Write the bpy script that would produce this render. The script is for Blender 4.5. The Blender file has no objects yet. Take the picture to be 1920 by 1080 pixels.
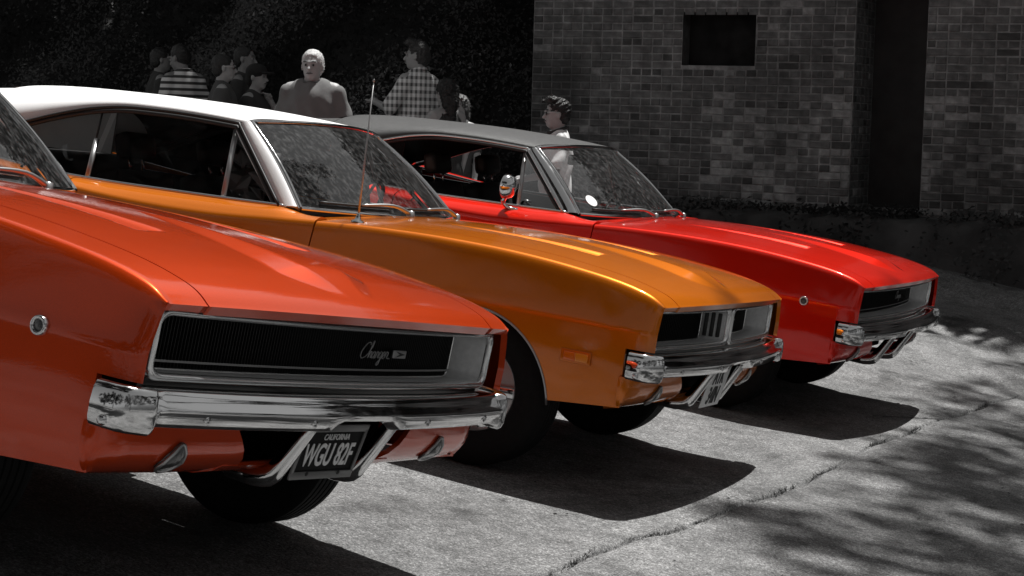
import bpy, bmesh, math, random
import numpy as np
from mathutils import Matrix, Vector
random.seed(7); rng = np.random.default_rng(7)
sc = bpy.context.scene; COL = sc.collection
R = math.radians

# ------------------------------------------------------------------ camera, sky, sun, exposure
# the car park slopes: S turns slope coordinates (cars, tarmac) into the upright world (building, people)
S3 = np.array([[0.98814, 0.01358, 0.15294], [-0.01799, 0.99946, 0.02748], [-0.15248, -0.0299, 0.98785]])
S4 = Matrix([list(r) + [0] for r in S3] + [[0, 0, 0, 1]])
CAMP = np.array([2.3993, -8.3058, 1.6167]); CYAW, CPIT, CROL, FPX = 1.964923, R(-5.0), R(1.6), 3649.7
cf = np.array([math.cos(CPIT)*math.cos(CYAW), math.cos(CPIT)*math.sin(CYAW), math.sin(CPIT)])
cr = np.cross(cf, [0, 0, 1]); cr /= np.linalg.norm(cr); cu = np.cross(cr, cf)
cr, cu = math.cos(CROL)*cr + math.sin(CROL)*cu, -math.sin(CROL)*cr + math.cos(CROL)*cu
cd = bpy.data.cameras.new('camera'); cam = bpy.data.objects.new('camera', cd); COL.objects.link(cam)
cd.sensor_width = 36; cd.lens = FPX/1920*36; cd.clip_start = .1; cd.clip_end = 2000
cam.matrix_world = Matrix([[cr[i], cu[i], -cf[i], CAMP[i]] for i in range(3)] + [[0, 0, 0, 1]])
sc.camera = cam
RH = np.array([cr[0], cr[1]]); RH /= np.linalg.norm(RH); FH = np.array([-RH[1], RH[0]])

sun_s = np.array([.06, -.34, -1.0]); sun_w = S3 @ sun_s; sun_w /= np.linalg.norm(sun_w)   # travel direction
elev = math.asin(-sun_w[2]); azim = math.atan2(-sun_w[0], -sun_w[1])
w = bpy.data.worlds.new('World'); sc.world = w; w.use_nodes = True
nt = w.node_tree; bg = nt.nodes['Background']
sky = nt.nodes.new('ShaderNodeTexSky'); sky.sky_type = 'NISHITA'; sky.sun_disc = False
sky.sun_elevation = elev; sky.sun_rotation = azim
hs = nt.nodes.new('ShaderNodeHueSaturation'); hs.inputs['Saturation'].default_value = 0.0   # black-and-white surroundings
nt.links.new(sky.outputs[0], hs.inputs['Color']); nt.links.new(hs.outputs[0], bg.inputs['Color'])
bg.inputs['Strength'].default_value = .05
sl = bpy.data.lights.new('sun', 'SUN'); sl.energy = 5.0; sl.angle = R(.53); sl.color = (1, .985, .96)
so = bpy.data.objects.new('sun', sl); COL.objects.link(so)
so.rotation_euler = Vector(sun_w).to_track_quat('-Z', 'Y').to_euler()
vs = sc.view_settings; vs.view_transform = 'Standard'; vs.look = 'None'; vs.gamma = 1; vs.exposure = .4
sc.cycles.max_bounces = 8; sc.cycles.transparent_max_bounces = 16
sc.cycles.caustics_reflective = False; sc.cycles.caustics_refractive = False
try: sc.cycles.sample_clamp_indirect = 6
except Exception: pass

# ------------------------------------------------------------------ materials
def new_mat(name):
    m = bpy.data.materials.new(name); m.use_nodes = True
    return m, m.node_tree, m.node_tree.nodes['Principled BSDF']
def mat(name, col, rough=.5, metal=0., spec=.5, coat=0., coat_r=.03, noise=0., nscale=30., bump=0., bscale=200., emit=None, rn=0.):
    m, t, p = new_mat(name)
    if not hasattr(col, '__len__'): col = (col, col, col)
    p.inputs['Base Color'].default_value = (*col, 1); p.inputs['Roughness'].default_value = rough
    p.inputs['Metallic'].default_value = metal; p.inputs['Specular IOR Level'].default_value = spec
    p.inputs['Coat Weight'].default_value = coat; p.inputs['Coat Roughness'].default_value = coat_r
    if noise or bump or rn:
        tc = t.nodes.new('ShaderNodeTexCoord')
    if noise or rn:
        n = t.nodes.new('ShaderNodeTexNoise'); n.inputs['Scale'].default_value = nscale; n.inputs['Detail'].default_value = 6
        t.links.new(tc.outputs['Object'], n.inputs['Vector'])
    if noise:
        mr = t.nodes.new('ShaderNodeMapRange'); mr.inputs['From Min'].default_value = .3; mr.inputs['From Max'].default_value = .7
        mr.inputs['To Min'].default_value = 1-noise; mr.inputs['To Max'].default_value = 1+noise
        mx = t.nodes.new('ShaderNodeVectorMath'); mx.operation = 'SCALE'; mx.inputs[0].default_value = col
        t.links.new(n.outputs['Fac'], mr.inputs['Value']); t.links.new(mr.outputs[0], mx.inputs['Scale'])
        t.links.new(mx.outputs[0], p.inputs['Base Color'])
    if rn:
        m2 = t.nodes.new('ShaderNodeMapRange'); m2.inputs['From Min'].default_value = .35; m2.inputs['From Max'].default_value = .7
        m2.inputs['To Min'].default_value = rough; m2.inputs['To Max'].default_value = rough+rn
        t.links.new(n.outputs['Fac'], m2.inputs['Value']); t.links.new(m2.outputs[0], p.inputs['Roughness'])
    if bump:
        b = t.nodes.new('ShaderNodeTexNoise'); b.inputs['Scale'].default_value = bscale; b.inputs['Detail'].default_value = 3
        t.links.new(tc.outputs['Object'], b.inputs['Vector'])
        bn = t.nodes.new('ShaderNodeBump'); bn.inputs['Strength'].default_value = bump; bn.inputs['Distance'].default_value = .01
        t.links.new(b.outputs['Fac'], bn.inputs['Height']); t.links.new(bn.outputs[0], p.inputs['Normal'])
    if emit: p.inputs['Emission Color'].default_value = (*emit[:3], 1); p.inputs['Emission Strength'].default_value = emit[3]
    return m
def paint(name, col):
    m, t, p = new_mat(name)
    p.inputs['Metallic'].default_value = .5; p.inputs['Roughness'].default_value = .36; p.inputs['Specular IOR Level'].default_value = .08
    p.inputs['Coat Weight'].default_value = 1.; p.inputs['Coat Roughness'].default_value = .025; p.inputs['Coat IOR'].default_value = 1.5
    tc = t.nodes.new('ShaderNodeTexCoord')
    n = t.nodes.new('ShaderNodeTexNoise'); n.inputs['Scale'].default_value = 900; n.inputs['Detail'].default_value = 1   # metal flake
    t.links.new(tc.outputs['Object'], n.inputs['Vector'])
    mr = t.nodes.new('ShaderNodeMapRange'); mr.inputs['From Min'].default_value = .3; mr.inputs['From Max'].default_value = .7
    mr.inputs['To Min'].default_value = .82; mr.inputs['To Max'].default_value = 1.15
    mx = t.nodes.new('ShaderNodeVectorMath'); mx.operation = 'SCALE'; mx.inputs[0].default_value = col
    t.links.new(n.outputs['Fac'], mr.inputs['Value']); t.links.new(mr.outputs[0], mx.inputs['Scale']); t.links.new(mx.outputs[0], p.inputs['Base Color'])
    d = t.nodes.new('ShaderNodeTexNoise'); d.inputs['Scale'].default_value = 7; d.inputs['Detail'].default_value = 7          # dust and polish marks
    t.links.new(tc.outputs['Object'], d.inputs['Vector'])
    m2 = t.nodes.new('ShaderNodeMapRange'); m2.inputs['From Min'].default_value = .4; m2.inputs['From Max'].default_value = .75
    m2.inputs['To Min'].default_value = .015; m2.inputs['To Max'].default_value = .06
    t.links.new(d.outputs['Fac'], m2.inputs['Value']); t.links.new(m2.outputs[0], p.inputs['Coat Roughness'])
    b = t.nodes.new('ShaderNodeTexNoise'); b.inputs['Scale'].default_value = 160; t.links.new(tc.outputs['Object'], b.inputs['Vector'])
    b2 = t.nodes.new('ShaderNodeTexNoise'); b2.inputs['Scale'].default_value = 5; t.links.new(tc.outputs['Object'], b2.inputs['Vector'])
    ad = t.nodes.new('ShaderNodeMath'); ad.operation = 'MULTIPLY_ADD'; ad.inputs[1].default_value = 9.
    t.links.new(b2.outputs['Fac'], ad.inputs[0]); t.links.new(b.outputs['Fac'], ad.inputs[2])
    bn = t.nodes.new('ShaderNodeBump'); bn.inputs['Strength'].default_value = .035; bn.inputs['Distance'].default_value = .004
    t.links.new(ad.outputs[0], bn.inputs['Height']); t.links.new(bn.outputs[0], p.inputs['Coat Normal'])
    return m
def stained(name, col, pale=0.):          # wall colour with weathering that runs over the bricks
    m = mat(name, col, .88, noise=.3, nscale=14, bump=.5, bscale=90); t = m.node_tree; p = t.nodes['Principled BSDF']
    src = p.inputs['Base Color'].links[0].from_socket; g = t.nodes.new('ShaderNodeNewGeometry')
    def nn(sc_, d, lo, hi, a, b):
        mp = t.nodes.new('ShaderNodeMapping'); mp.inputs['Scale'].default_value = (1, 1, .7); n = t.nodes.new('ShaderNodeTexNoise'); n.inputs['Scale'].default_value = sc_; n.inputs['Detail'].default_value = d; n.inputs['Roughness'].default_value = .65
        t.links.new(g.outputs['Position'], mp.inputs[0]); t.links.new(mp.outputs[0], n.inputs['Vector']); r = t.nodes.new('ShaderNodeMapRange'); r.inputs['From Min'].default_value = lo; r.inputs['From Max'].default_value = hi; r.inputs['To Min'].default_value = a; r.inputs['To Max'].default_value = b
        t.links.new(n.outputs['Fac'], r.inputs['Value']); return r.outputs[0]
    mu = t.nodes.new('ShaderNodeMath'); mu.operation = 'MULTIPLY'; t.links.new(nn(.9, 8, .35, .68, .45, 1.5), mu.inputs[0]); t.links.new(nn(9, 5, .3, .7, .7, 1.3), mu.inputs[1])
    sc_ = t.nodes.new('ShaderNodeVectorMath'); sc_.operation = 'SCALE'; t.links.new(src, sc_.inputs[0]); t.links.new(mu.outputs[0], sc_.inputs['Scale'])
    mx = t.nodes.new('ShaderNodeMixRGB'); mx.inputs[2].default_value = (.3, .3, .3, 1); t.links.new(nn(2.3, 9, .60, .74, 0., .55), mx.inputs[0]); t.links.new(sc_.outputs[0], mx.inputs[1]); t.links.new(mx.outputs[0], p.inputs['Base Color']); return m
def glass(name, tint=.75, dirt_glare=.03):
    m, t, p = new_mat(name); t.nodes.remove(p)
    out = [n for n in t.nodes if n.type == 'OUTPUT_MATERIAL'][0]
    tr = t.nodes.new('ShaderNodeBsdfTransparent'); tr.inputs['Color'].default_value = (tint, tint, tint, 1)
    gl = t.nodes.new('ShaderNodeBsdfGlossy'); gl.inputs['Roughness'].default_value = .012
    fr = t.nodes.new('ShaderNodeFresnel'); fr.inputs['IOR'].default_value = 1.85
    mx = t.nodes.new('ShaderNodeMixShader'); t.links.new(fr.outputs[0], mx.inputs[0]); t.links.new(tr.outputs[0], mx.inputs[1]); t.links.new(gl.outputs[0], mx.inputs[2])
    df = t.nodes.new('ShaderNodeBsdfDiffuse'); df.inputs['Color'].default_value = (.6, .6, .6, 1)  # pale noise paints glare and broken reflections onto the glass, along with dust
    tc = t.nodes.new('ShaderNodeTexCoord'); mp = t.nodes.new('ShaderNodeMapping'); mp.inputs['Scale'].default_value = (14, 24, 14)
    n = t.nodes.new('ShaderNodeTexNoise'); n.inputs['Scale'].default_value = 2.2; n.inputs['Detail'].default_value = 8
    t.links.new(tc.outputs['Object'], mp.inputs[0]); t.links.new(mp.outputs[0], n.inputs['Vector'])
    mr = t.nodes.new('ShaderNodeMapRange'); mr.inputs['From Min'].default_value = .45; mr.inputs['From Max'].default_value = .8
    mr.inputs['To Min'].default_value = dirt_glare*.3; mr.inputs['To Max'].default_value = dirt_glare*3
    t.links.new(n.outputs['Fac'], mr.inputs['Value'])
    m3 = t.nodes.new('ShaderNodeMixShader'); t.links.new(mr.outputs[0], m3.inputs[0]); t.links.new(mx.outputs[0], m3.inputs[1]); t.links.new(df.outputs[0], m3.inputs[2])
    t.links.new(m3.outputs[0], out.inputs[0]); return m
M = dict(
    chrome=mat('chrome', .70, .045, 1, rn=.1, nscale=22, bump=.02, bscale=14),
    satin=mat('satin_silver', .42, .33, .85, bump=.02),
    bright=mat('bright_trim', .80, .22, .9),
    argent=mat('argent_paint', .74, .42, .2, noise=.08, nscale=60),
    black=mat('black_plastic', .012, .42), deep=mat('deep_black', .004, .9, spec=.1),
    rubber=mat('rubber', .008, .8, spec=.2, noise=.25, nscale=40, bump=.15, bscale=300),
    rubber2=mat('window_rubber', .012, .5),
    amber=mat('amber_lens', (1., .30, .012), .12, coat=1, bump=.2, bscale=260), smoked=mat('smoked_lens', .05, .1, coat=1, bump=.25, bscale=300),
    clear=mat('lamp_lens', .32, .08, .3, coat=1, bump=.4, bscale=220),
    vinyl_b=mat('black_vinyl', .036, .5, noise=.12, nscale=14, bump=.35, bscale=420),
    vinyl_w=mat('white_vinyl', .86, .42, noise=.02, nscale=9, bump=.15, bscale=420),
    trim=mat('interior_vinyl', .018, .55, bump=.1), trim2=mat('dash_pad', .16, .6, bump=.2, bscale=300), trimw=mat('interior_pale', .55, .5),
    headliner=mat('headliner', .05, .9),
    plate_k=mat('plate_black', .008, .6, spec=.15, bump=.02), plate_w=mat('plate_white', .85, .35), ink=mat('plate_ink', .015, .5), plate_fr=mat('plate_frame', .2, .35, .8),
    windscreen=glass('windscreen_glass', .84, .036), sideglass=glass('side_glass', .66, .002),
)
# ------------------------------------------------------------------ mesh helpers
def link(o, parent=None):
    COL.objects.link(o)
    if parent is not None: o.parent = parent
    return o
def tag(o, label=None, cat=None, group=None, kind=None):
    if label: o['label'] = label
    if cat: o['category'] = cat
    if group: o['group'] = group
    if kind: o['kind'] = kind
    return o
def empty(name, M4=None):
    o = bpy.data.objects.new(name, None); link(o); o.empty_display_size = .1
    if M4 is not None: o.matrix_world = M4
    return o
def fast(name, V, F, m, parent=None, smooth=False):
    V = np.asarray(V, np.float32); F = np.asarray(F, np.int32); k = F.shape[1]
    me = bpy.data.meshes.new(name); me.vertices.add(len(V)); me.vertices.foreach_set('co', V.ravel())
    me.loops.add(F.size); me.loops.foreach_set('vertex_index', F.ravel())
    me.polygons.add(len(F)); me.polygons.foreach_set('loop_start', np.arange(0, F.size, k, dtype=np.int32))
    try: me.polygons.foreach_set('loop_total', np.full(len(F), k, np.int32))
    except Exception: pass
    me.polygons.foreach_set('use_smooth', np.full(len(F), smooth))
    me.update(calc_edges=True)
    for x in (m if isinstance(m, (list, tuple)) else [m]): me.materials.append(x)
    return link(bpy.data.objects.new(name, me), parent)
class MB:
    def __init__(s): s.v = []; s.f = []; s.mi = []; s.cur = 0
    def add(s, V, F):
        o = len(s.v); s.v += [tuple(map(float, p)) for p in V]; s.f += [tuple(i+o for i in f) for f in F]; s.mi += [s.cur]*len(F); return s
    def grid(s, P, closed_u=False, closed_v=False, flip=False):
        P = np.asarray(P, float); n, m = P.shape[:2]; F = []
        for i in range(n if closed_u else n-1):
            for j in range(m if closed_v else m-1):
                a, b, c, d = i*m+j, i*m+(j+1) % m, ((i+1) % n)*m+(j+1) % m, ((i+1) % n)*m+j
                F.append((a, d, c, b) if flip else (a, b, c, d))
        return s.add(P.reshape(-1, 3), F)
    def box(s, c, size, rot=None, ch=0.):
        x, y, z = [q/2 for q in size]; V = []
        if ch <= 0:
            V = [(sx*x, sy*y, sz*z) for sx in (-1, 1) for sy in (-1, 1) for sz in (-1, 1)]
            F = [(0, 1, 3, 2), (4, 6, 7, 5), (0, 4, 5, 1), (2, 3, 7, 6), (0, 2, 6, 4), (1, 5, 7, 3)]
        else:
            bm = bmesh.new(); bmesh.ops.create_cube(bm, size=1)
            for q in bm.verts: q.co = (q.co.x*2*x, q.co.y*2*y, q.co.z*2*z)
            bmesh.ops.bevel(bm, geom=list(bm.edges), offset=ch, segments=2, affect='EDGES', profile=.6)
            bm.verts.index_update(); V = [q.co[:] for q in bm.verts]; F = [tuple(q.index for q in f.verts) for f in bm.faces]; bm.free()
        V = np.array(V)
        if rot is not None: V = V @ np.array(rot).T
        return s.add(V+np.array(c), F)
    def tube(s, path, r, n=8, cap=True, up=(0, 0, 1), flat=1.):
        P = np.asarray(path, float); k = len(P); r = np.broadcast_to(np.asarray(r, float), (k,)); T = np.gradient(P, axis=0)
        T /= np.linalg.norm(T, axis=1)[:, None]+1e-9; rings = []; u = np.array(up, float)
        for i in range(k):
            a = np.cross(T[i], u); a = a if np.linalg.norm(a) > 1e-4 else np.cross(T[i], (1, 0, .1)); a /= np.linalg.norm(a); b = np.cross(T[i], a)
            th = np.linspace(0, 2*np.pi, n, endpoint=False)
            rings.append(P[i]+r[i]*(np.cos(th)[:, None]*a+flat*np.sin(th)[:, None]*b))
        s.grid(np.array(rings), closed_v=True)
        if cap:
            o = len(s.v)-k*n; s.f.append(tuple(range(o, o+n))); s.f.append(tuple(range(o+(k-1)*n+n-1, o+(k-1)*n-1, -1))); s.mi += [s.cur]*2
        return s
    def lathe(s, prof, n, c, axis=1, closed=False):     # prof: (radius, along)
        th = np.linspace(0, 2*np.pi, n, endpoint=False); P = []
        for q in th:
            row = []
            for r, a in prof:
                p = [0, 0, 0]; p[axis] = a; o = [i for i in range(3) if i != axis]; p[o[0]] = r*math.cos(q); p[o[1]] = r*math.sin(q); row.append(np.array(p)+c)
            P.append(row)
        return s.grid(np.array(P), closed_u=True, closed_v=closed)
    def build(s, name, m, parent=None, smooth=True, angle=None, flange=0., center=None, merge=0.):
        me = bpy.data.meshes.new(name)
        bm = bmesh.new(); vs_ = [bm.verts.new(p) for p in s.v]
        for f, mi in zip(s.f, s.mi):
            try: q = bm.faces.new([vs_[i] for i in f]); q.material_index = mi
            except ValueError: pass
        if merge: bmesh.ops.remove_doubles(bm, verts=bm.verts, dist=merge)
        if center is not None:     # open skins: turn faces outward from a centre
            bm.normal_update(); bm.faces.ensure_lookup_table()
            bmesh.ops.recalc_face_normals(bm, faces=bm.faces); sgn = 0; c = Vector(center)
            for f in bm.faces: sgn += f.normal.dot(f.calc_center_median()-c)*f.calc_area()
            if sgn < 0: bmesh.ops.reverse_faces(bm, faces=bm.faces)
        else: bmesh.ops.recalc_face_normals(bm, faces=bm.faces)
        bm.normal_update()
        for f in bm.faces: f.smooth = smooth
        if flange:
            be = [e for e in bm.edges if e.is_boundary]; nv = {v: v.normal.copy() for e in be for v in e.verts}
            r = bmesh.ops.extrude_edge_only(bm, edges=be); ne = [g for g in r['geom'] if isinstance(g, bmesh.types.BMVert)]
            old = {}
            for v in ne:
                for e in v.link_edges:
                    q = e.other_vert(v)
                    if q in nv: v.co = v.co-nv[q]*flange; break
            for e in be: e.smooth = False
            for g in r['geom']:
                if isinstance(g, bmesh.types.BMFace): g.smooth = True
        if angle:
            for e in bm.edges:
                if len(e.link_faces) == 2 and e.calc_face_angle(0) > R(angle): e.smooth = False
        bm.to_mesh(me); bm.free()
        for x in (m if isinstance(m, (list, tuple)) else [m]): me.materials.append(x)
        return link(bpy.data.objects.new(name, me), parent)
def spl(pts):
    pts = sorted(pts); X = np.array([p[0] for p in pts], float); Y = np.array([p[1] for p in pts], float); D = np.gradient(Y, X)
    def f(x):
        x = np.clip(np.asarray(x, float), X[0], X[-1]); i = np.clip(np.searchsorted(X, x)-1, 0, len(X)-2)
        h = X[i+1]-X[i]; t = (x-X[i])/h
        return (2*t**3-3*t**2+1)*Y[i]+(t**3-2*t**2+t)*h*D[i]+(-2*t**3+3*t**2)*Y[i+1]+(t**3-t**2)*h*D[i+1]
    return f
def sm(a, b, x): t = np.clip((np.asarray(x, float)-a)/(b-a), 0, 1); return t*t*(3-2*t)
def catmull(pts, k=6):
    P = [np.array(p, float) for p in pts]; P = [2*P[0]-P[1]]+P+[2*P[-1]-P[-2]]; out = []
    for i in range(1, len(P)-2):
        for t in np.linspace(0, 1, k, endpoint=False):
            a, b, c, d = P[i-1:i+3]; out.append(.5*((2*b)+(-a+c)*t+(2*a-5*b+4*c-d)*t*t+(-a+3*b-3*c+d)*t**3))
    return np.array(out+[P[-2]])
def text_mesh(name, body, size, m, parent, M4, sx=1., extrude=.0012, bold=0.):
    cu_ = bpy.data.curves.new(name, 'FONT'); cu_.body = body; cu_.size = size; cu_.extrude = extrude; cu_.offset = bold; cu_.align_x = 'CENTER'; cu_.align_y = 'CENTER'
    o = bpy.data.objects.new(name, cu_); me = bpy.data.meshes.new_from_object(o); bpy.data.objects.remove(o); bpy.data.curves.remove(cu_)
    me.name = name; me.transform(Matrix.Diagonal((sx, 1, 1, 1))); me.transform(M4); me.materials.append(m)
    return link(bpy.data.objects.new(name, me), parent)
# ------------------------------------------------------------------ ground
ANCH = np.array([(-1.015, -4.255, .155), (-.88, -2.726, .037), (-3.973, -3.996, .127), (-3.838, -2.467, .009), (-.91, -.77, -.019), (-.909, .77, -.055), (-3.878, -.77, -.139), (-3.876, .77, -.176),
                 (-.802, 2.345, -.041), (-.758, 3.884, -.025), (-3.769, 2.432, -.148), (-3.724, 3.972, -.132)]
                + [(x, y, .09) for x in (.35, 2, 4, 7) for y in (-7, -4)]+[(x, y, 0) for x in (.35, 2, 4, 7) for y in (-2, 0, 2, 4)]+[(x, y, z) for x in (-1.2, .35, 2, 4, 7) for y, z in ((5.4, .03), (6.5, .11), (8, .30), (9.5, .50), (11, .6), (15, .7), (22, .7))]
                + [(-5.51, 5.42, -.34), (-5.02, 6.93, -.27), (-3.5, 5.82, -.22), (-8.35, 7.92, -.54), (-7.34, 7.03, -.54), (-7.93, 8.33, -.51), (-7.26, 7.5, -.50), (-9.13, 8.68, -.6), (-10, 2, -.3), (-10, -5, -.2), (-6, -8, 0), (-2, -8, 0)])
def gz(x, y):
    x = np.asarray(x, float)[..., None]; y = np.asarray(y, float)[..., None]
    d2 = (x-ANCH[:, 0])**2+(y-ANCH[:, 1])**2+.02; wgt = d2**-1.6
    return (wgt*ANCH[:, 2]).sum(-1)/wgt.sum(-1)
def slope(p): return S3 @ np.asarray(p, float)
tar, t, p = new_mat('worn_concrete_tarmac')
tc = t.nodes.new('ShaderNodeTexCoord')
def nz(scale, det=6, ro=.6):
    n = t.nodes.new('ShaderNodeTexNoise'); n.inputs['Scale'].default_value = scale; n.inputs['Detail'].default_value = det; n.inputs['Roughness'].default_value = ro; t.links.new(tc.outputs['Object'], n.inputs['Vector']); return n
def rampn(src, pts):
    r = t.nodes.new('ShaderNodeValToRGB'); t.links.new(src, r.inputs[0]); e = r.color_ramp.elements
    e[0].position, e[1].position = pts[0][0], pts[1][0]; e[0].color = (*[pts[0][1]]*3, 1); e[1].color = (*[pts[1][1]]*3, 1)
    for q in pts[2:]: k = e.new(q[0]); k.color = (*[q[1]]*3, 1)
    return r.outputs[0]
def mul(a, b):
    m = t.nodes.new('ShaderNodeMixRGB'); m.blend_type = 'MULTIPLY'; m.inputs[0].default_value = 1; t.links.new(a, m.inputs[1]); t.links.new(b, m.inputs[2]); return m.outputs[0]
big = rampn(nz(.55, 5).outputs['Fac'], [(.3, .14), (.7, .27)])
grain = rampn(nz(150, 4, .75).outputs['Fac'], [(.35, .18), (.65, 2.05)])
vo = t.nodes.new('ShaderNodeTexVoronoi'); vo.inputs['Scale'].default_value = 75; t.links.new(tc.outputs['Object'], vo.inputs['Vector'])
stone = rampn(vo.outputs['Distance'], [(.0, 1.5), (.55, .75)])
stain = mul(rampn(nz(2.6, 8, .65).outputs['Fac'], [(.36, .6), (.56, 1.0)]), rampn(nz(9, 6, .7).outputs['Fac'], [(.34, .7), (.5, 1.05)]))
spots = rampn(nz(1.15, 9, .55).outputs['Fac'], [(.30, .35), (.36, 1.0)])
fine = rampn(nz(38, 5, .7).outputs['Fac'], [(.32, .58), (.62, 1.22)])
t.links.new(mul(mul(mul(mul(mul(big, grain), stone), stain), spots), fine), p.inputs['Base Color']); p.inputs['Roughness'].default_value = .82; p.inputs['Specular IOR Level'].default_value = .35
bn = t.nodes.new('ShaderNodeBump'); bn.inputs['Strength'].default_value = .8; bn.inputs['Distance'].default_value = .006
ad = t.nodes.new('ShaderNodeMath'); ad.operation = 'ADD'; t.links.new(vo.outputs['Distance'], ad.inputs[0]); t.links.new(nz(260, 3).outputs['Fac'], ad.inputs[1]); t.links.new(ad.outputs[0], bn.inputs['Height']); t.links.new(bn.outputs[0], p.inputs['Normal'])
_jx = spl([(-12, -.35), (-4, -.03), (-2.3, .04), (-1.5, .06), (-.85, .13), (0, .185), (.5, .205), (1.6, .2), (2.8, .225), (4, .305), (5.4, .46), (8, .75), (14, 1.3)])
def jx(y): return _jx(y)+.010*np.sin(np.asarray(y)*5.1)+.006*np.sin(np.asarray(y)*11.3+1)      # slab joint runs along the noses
gy = np.concatenate([np.linspace(-40, -9, 14), np.linspace(-8.6, 12, 150), np.linspace(12.6, 60, 22)])
ux = np.concatenate([-np.geomspace(45, 9, 10), np.linspace(-8.5, -.1, 44), [-.03, -.02, -.011, -.004, .004, .011, .02, .03], np.linspace(.1, 8.5, 44), np.geomspace(9, 60, 10)])
UX, GY = np.meshgrid(ux, gy, indexing='ij'); GX = UX+jx(np.clip(GY, -12, 14))
wid = 1+.6*np.sin(GY*3.1)+.35*np.sin(GY*11); jit = rng.normal(0, .004, GX.shape)*(np.abs(UX) < .05)
GX = GX+jit; GZ = gz(GX, GY)-.024*np.exp(-(UX/(.0085*np.clip(wid, .5, 2)))**2)
V = np.stack([GX, GY, GZ], -1) @ S3.T; n0, n1 = V.shape[:2]; idx = np.arange(n0*n1).reshape(n0, n1)
F = np.stack([idx[:-1, :-1], idx[1:, :-1], idx[1:, 1:], idx[:-1, 1:]], -1).reshape(-1, 4)
ground = tag(fast('ground', V.reshape(-1, 3), F, tar, smooth=True), kind='structure')
def ribbon(name, pts, wdt, m, parent, h=.004):
    pts = catmull(pts, 8); T = np.gradient(pts, axis=0); T /= np.linalg.norm(T, axis=1)[:, None]; nn = np.c_[-T[:, 1], T[:, 0]]
    wv = wdt*(.5+rng.random(len(pts))); A = []
    for p_, n_, w_ in zip(pts, nn, wv):
        A.append([slope((q[0], q[1], float(gz(q[0], q[1]))+h)) for q in (p_-n_*w_, p_+n_*w_)])
    return MB().grid(np.array(A)).build(name, m, parent)
crk = mat('crack_dirt', .012, .95)
ribbon('crack', [(-.06, 3.15), (.08, 3.32), (.2, 3.51), (.28, 3.62)], .006, crk, ground)
ribbon('crack', [(.30, 3.66), (.37, 3.68), (.5, 3.66), (.8, 3.5)], .005, crk, ground)
# weeds in the joint
gm = mat('weed', .05, .8); Vs = []; Fs = []
for _ in range(900):
    y = rng.choice([-2.3, -1.9, -1.2, -.7, .2, 1.0, 2.2, 3.0, 4.5])+rng.normal(0, .12); x = float(jx(y))+rng.normal(0, .014); h = rng.uniform(.006, .026); a = rng.uniform(0, 6.28); l = rng.normal(0, .012, 2)
    b = np.array([x, y, float(gz(x, y))-.008]); d = np.array([math.cos(a), math.sin(a), 0])*.0022; o = len(Vs)
    Vs += [slope(b-d), slope(b+d), slope(b+np.array([l[0], l[1], h]))]; Fs.append((o, o+1, o+2))
tag(fast('weeds', Vs, Fs, gm), 'small weeds growing along the slab joint', 'weeds', kind='stuff')
Vs = []; Fs = []
for _ in range(90):
    x, y = rng.uniform(-.6, 2.2), rng.uniform(-3.0, 6); s = rng.uniform(.006, .02); a = rng.uniform(0, 6.28); z = float(gz(x, y)); o = len(Vs); e = rng.uniform(.2, .6)
    u = np.array([math.cos(a), math.sin(a), 0])*s; v_ = np.array([-math.sin(a), math.cos(a), 0])*s*e; b = np.array([x, y, z+.004])
    Vs += [slope(b-u), slope(b+v_+[0, 0, .006]), slope(b+u+[0, 0, .004]), slope(b-v_)]; Fs.append((o, o+3, o+2, o+1))
tag(fast('leaf_litter', Vs, Fs, mat('dry_leaf', .06, .8)), 'dry leaves and twigs strewn on the tarmac', 'litter', kind='stuff')

# ------------------------------------------------------------------ brick building
D0 = np.array([-1.824, 10.1954, .852]); WD = np.array([.99553, -.09442, 0]); WN = np.array([-.09442, -.99553, 0])
def wp(s, z, o=0.): return np.array([D0[0]+WD[0]*s+WN[0]*o, D0[1]+WD[1]*s+WN[1]*o, z])
MW = Matrix([[WD[0], WN[0], 0, D0[0]], [WD[1], WN[1], 0, D0[1]], [0, 0, 1, 0], [0, 0, 0, 1]])     # local: s along, o outwards, z up
bld = empty('brick_building', Matrix.Translation((D0[0], D0[1], .8))); tag(bld, 'old grey brick building with a bricked window recess and dark doorway', 'building')
MWi = bld.matrix_world.inverted() @ MW
def wchild(o, parent=bld): o.parent = parent; o.matrix_parent_inverse = Matrix.Identity(4); o.matrix_local = MWi; return o
mortar = stained('mortar', .23)
shade = [stained('brick_dark', .06), stained('brick_plum', .10), stained('brick_mid', .112), stained('brick_soft', .126), stained('brick_pale', .25)]
SL, SR, ZB, ZT = -3.46, 13.0, .80, 4.3
DL, DR, DT = 0.0, .70, 3.1; WL, WR_, WB, WT = -1.785, -1.01, 2.185, 2.71
mb = MB()
def face(s0, s1, z0, z1, o=0.): mb.add([(s0, o, z0), (s1, o, z0), (s1, o, z1), (s0, o, z1)], [(0, 1, 2, 3)])
face(SL, WL, ZB, ZT); face(WL, WR_, ZB, WB); face(WL, WR_, WT, ZT); face(WR_, DL, ZB, ZT); face(DL, DR, DT, ZT); face(DR, SR, ZB-2.5, ZT)
for s in (DL, DR): mb.add([(s, 0, ZB), (s, -.6, ZB), (s, -.6, DT), (s, 0, DT)], [(0, 1, 2, 3)])
mb.add([(DL, 0, DT), (DL, -.6, DT), (DR, -.6, DT), (DR, 0, DT)], [(0, 1, 2, 3)])
mb.add([(SL, 0, ZB), (SL, -6, ZB), (SL, -6, ZT), (SL, 0, ZT)], [(0, 1, 2, 3)]); mb.add([(SR, 0, ZB), (SR, -6, ZB), (SR, -6, ZT), (SR, 0, ZT)], [(0, 1, 2, 3)])
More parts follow.
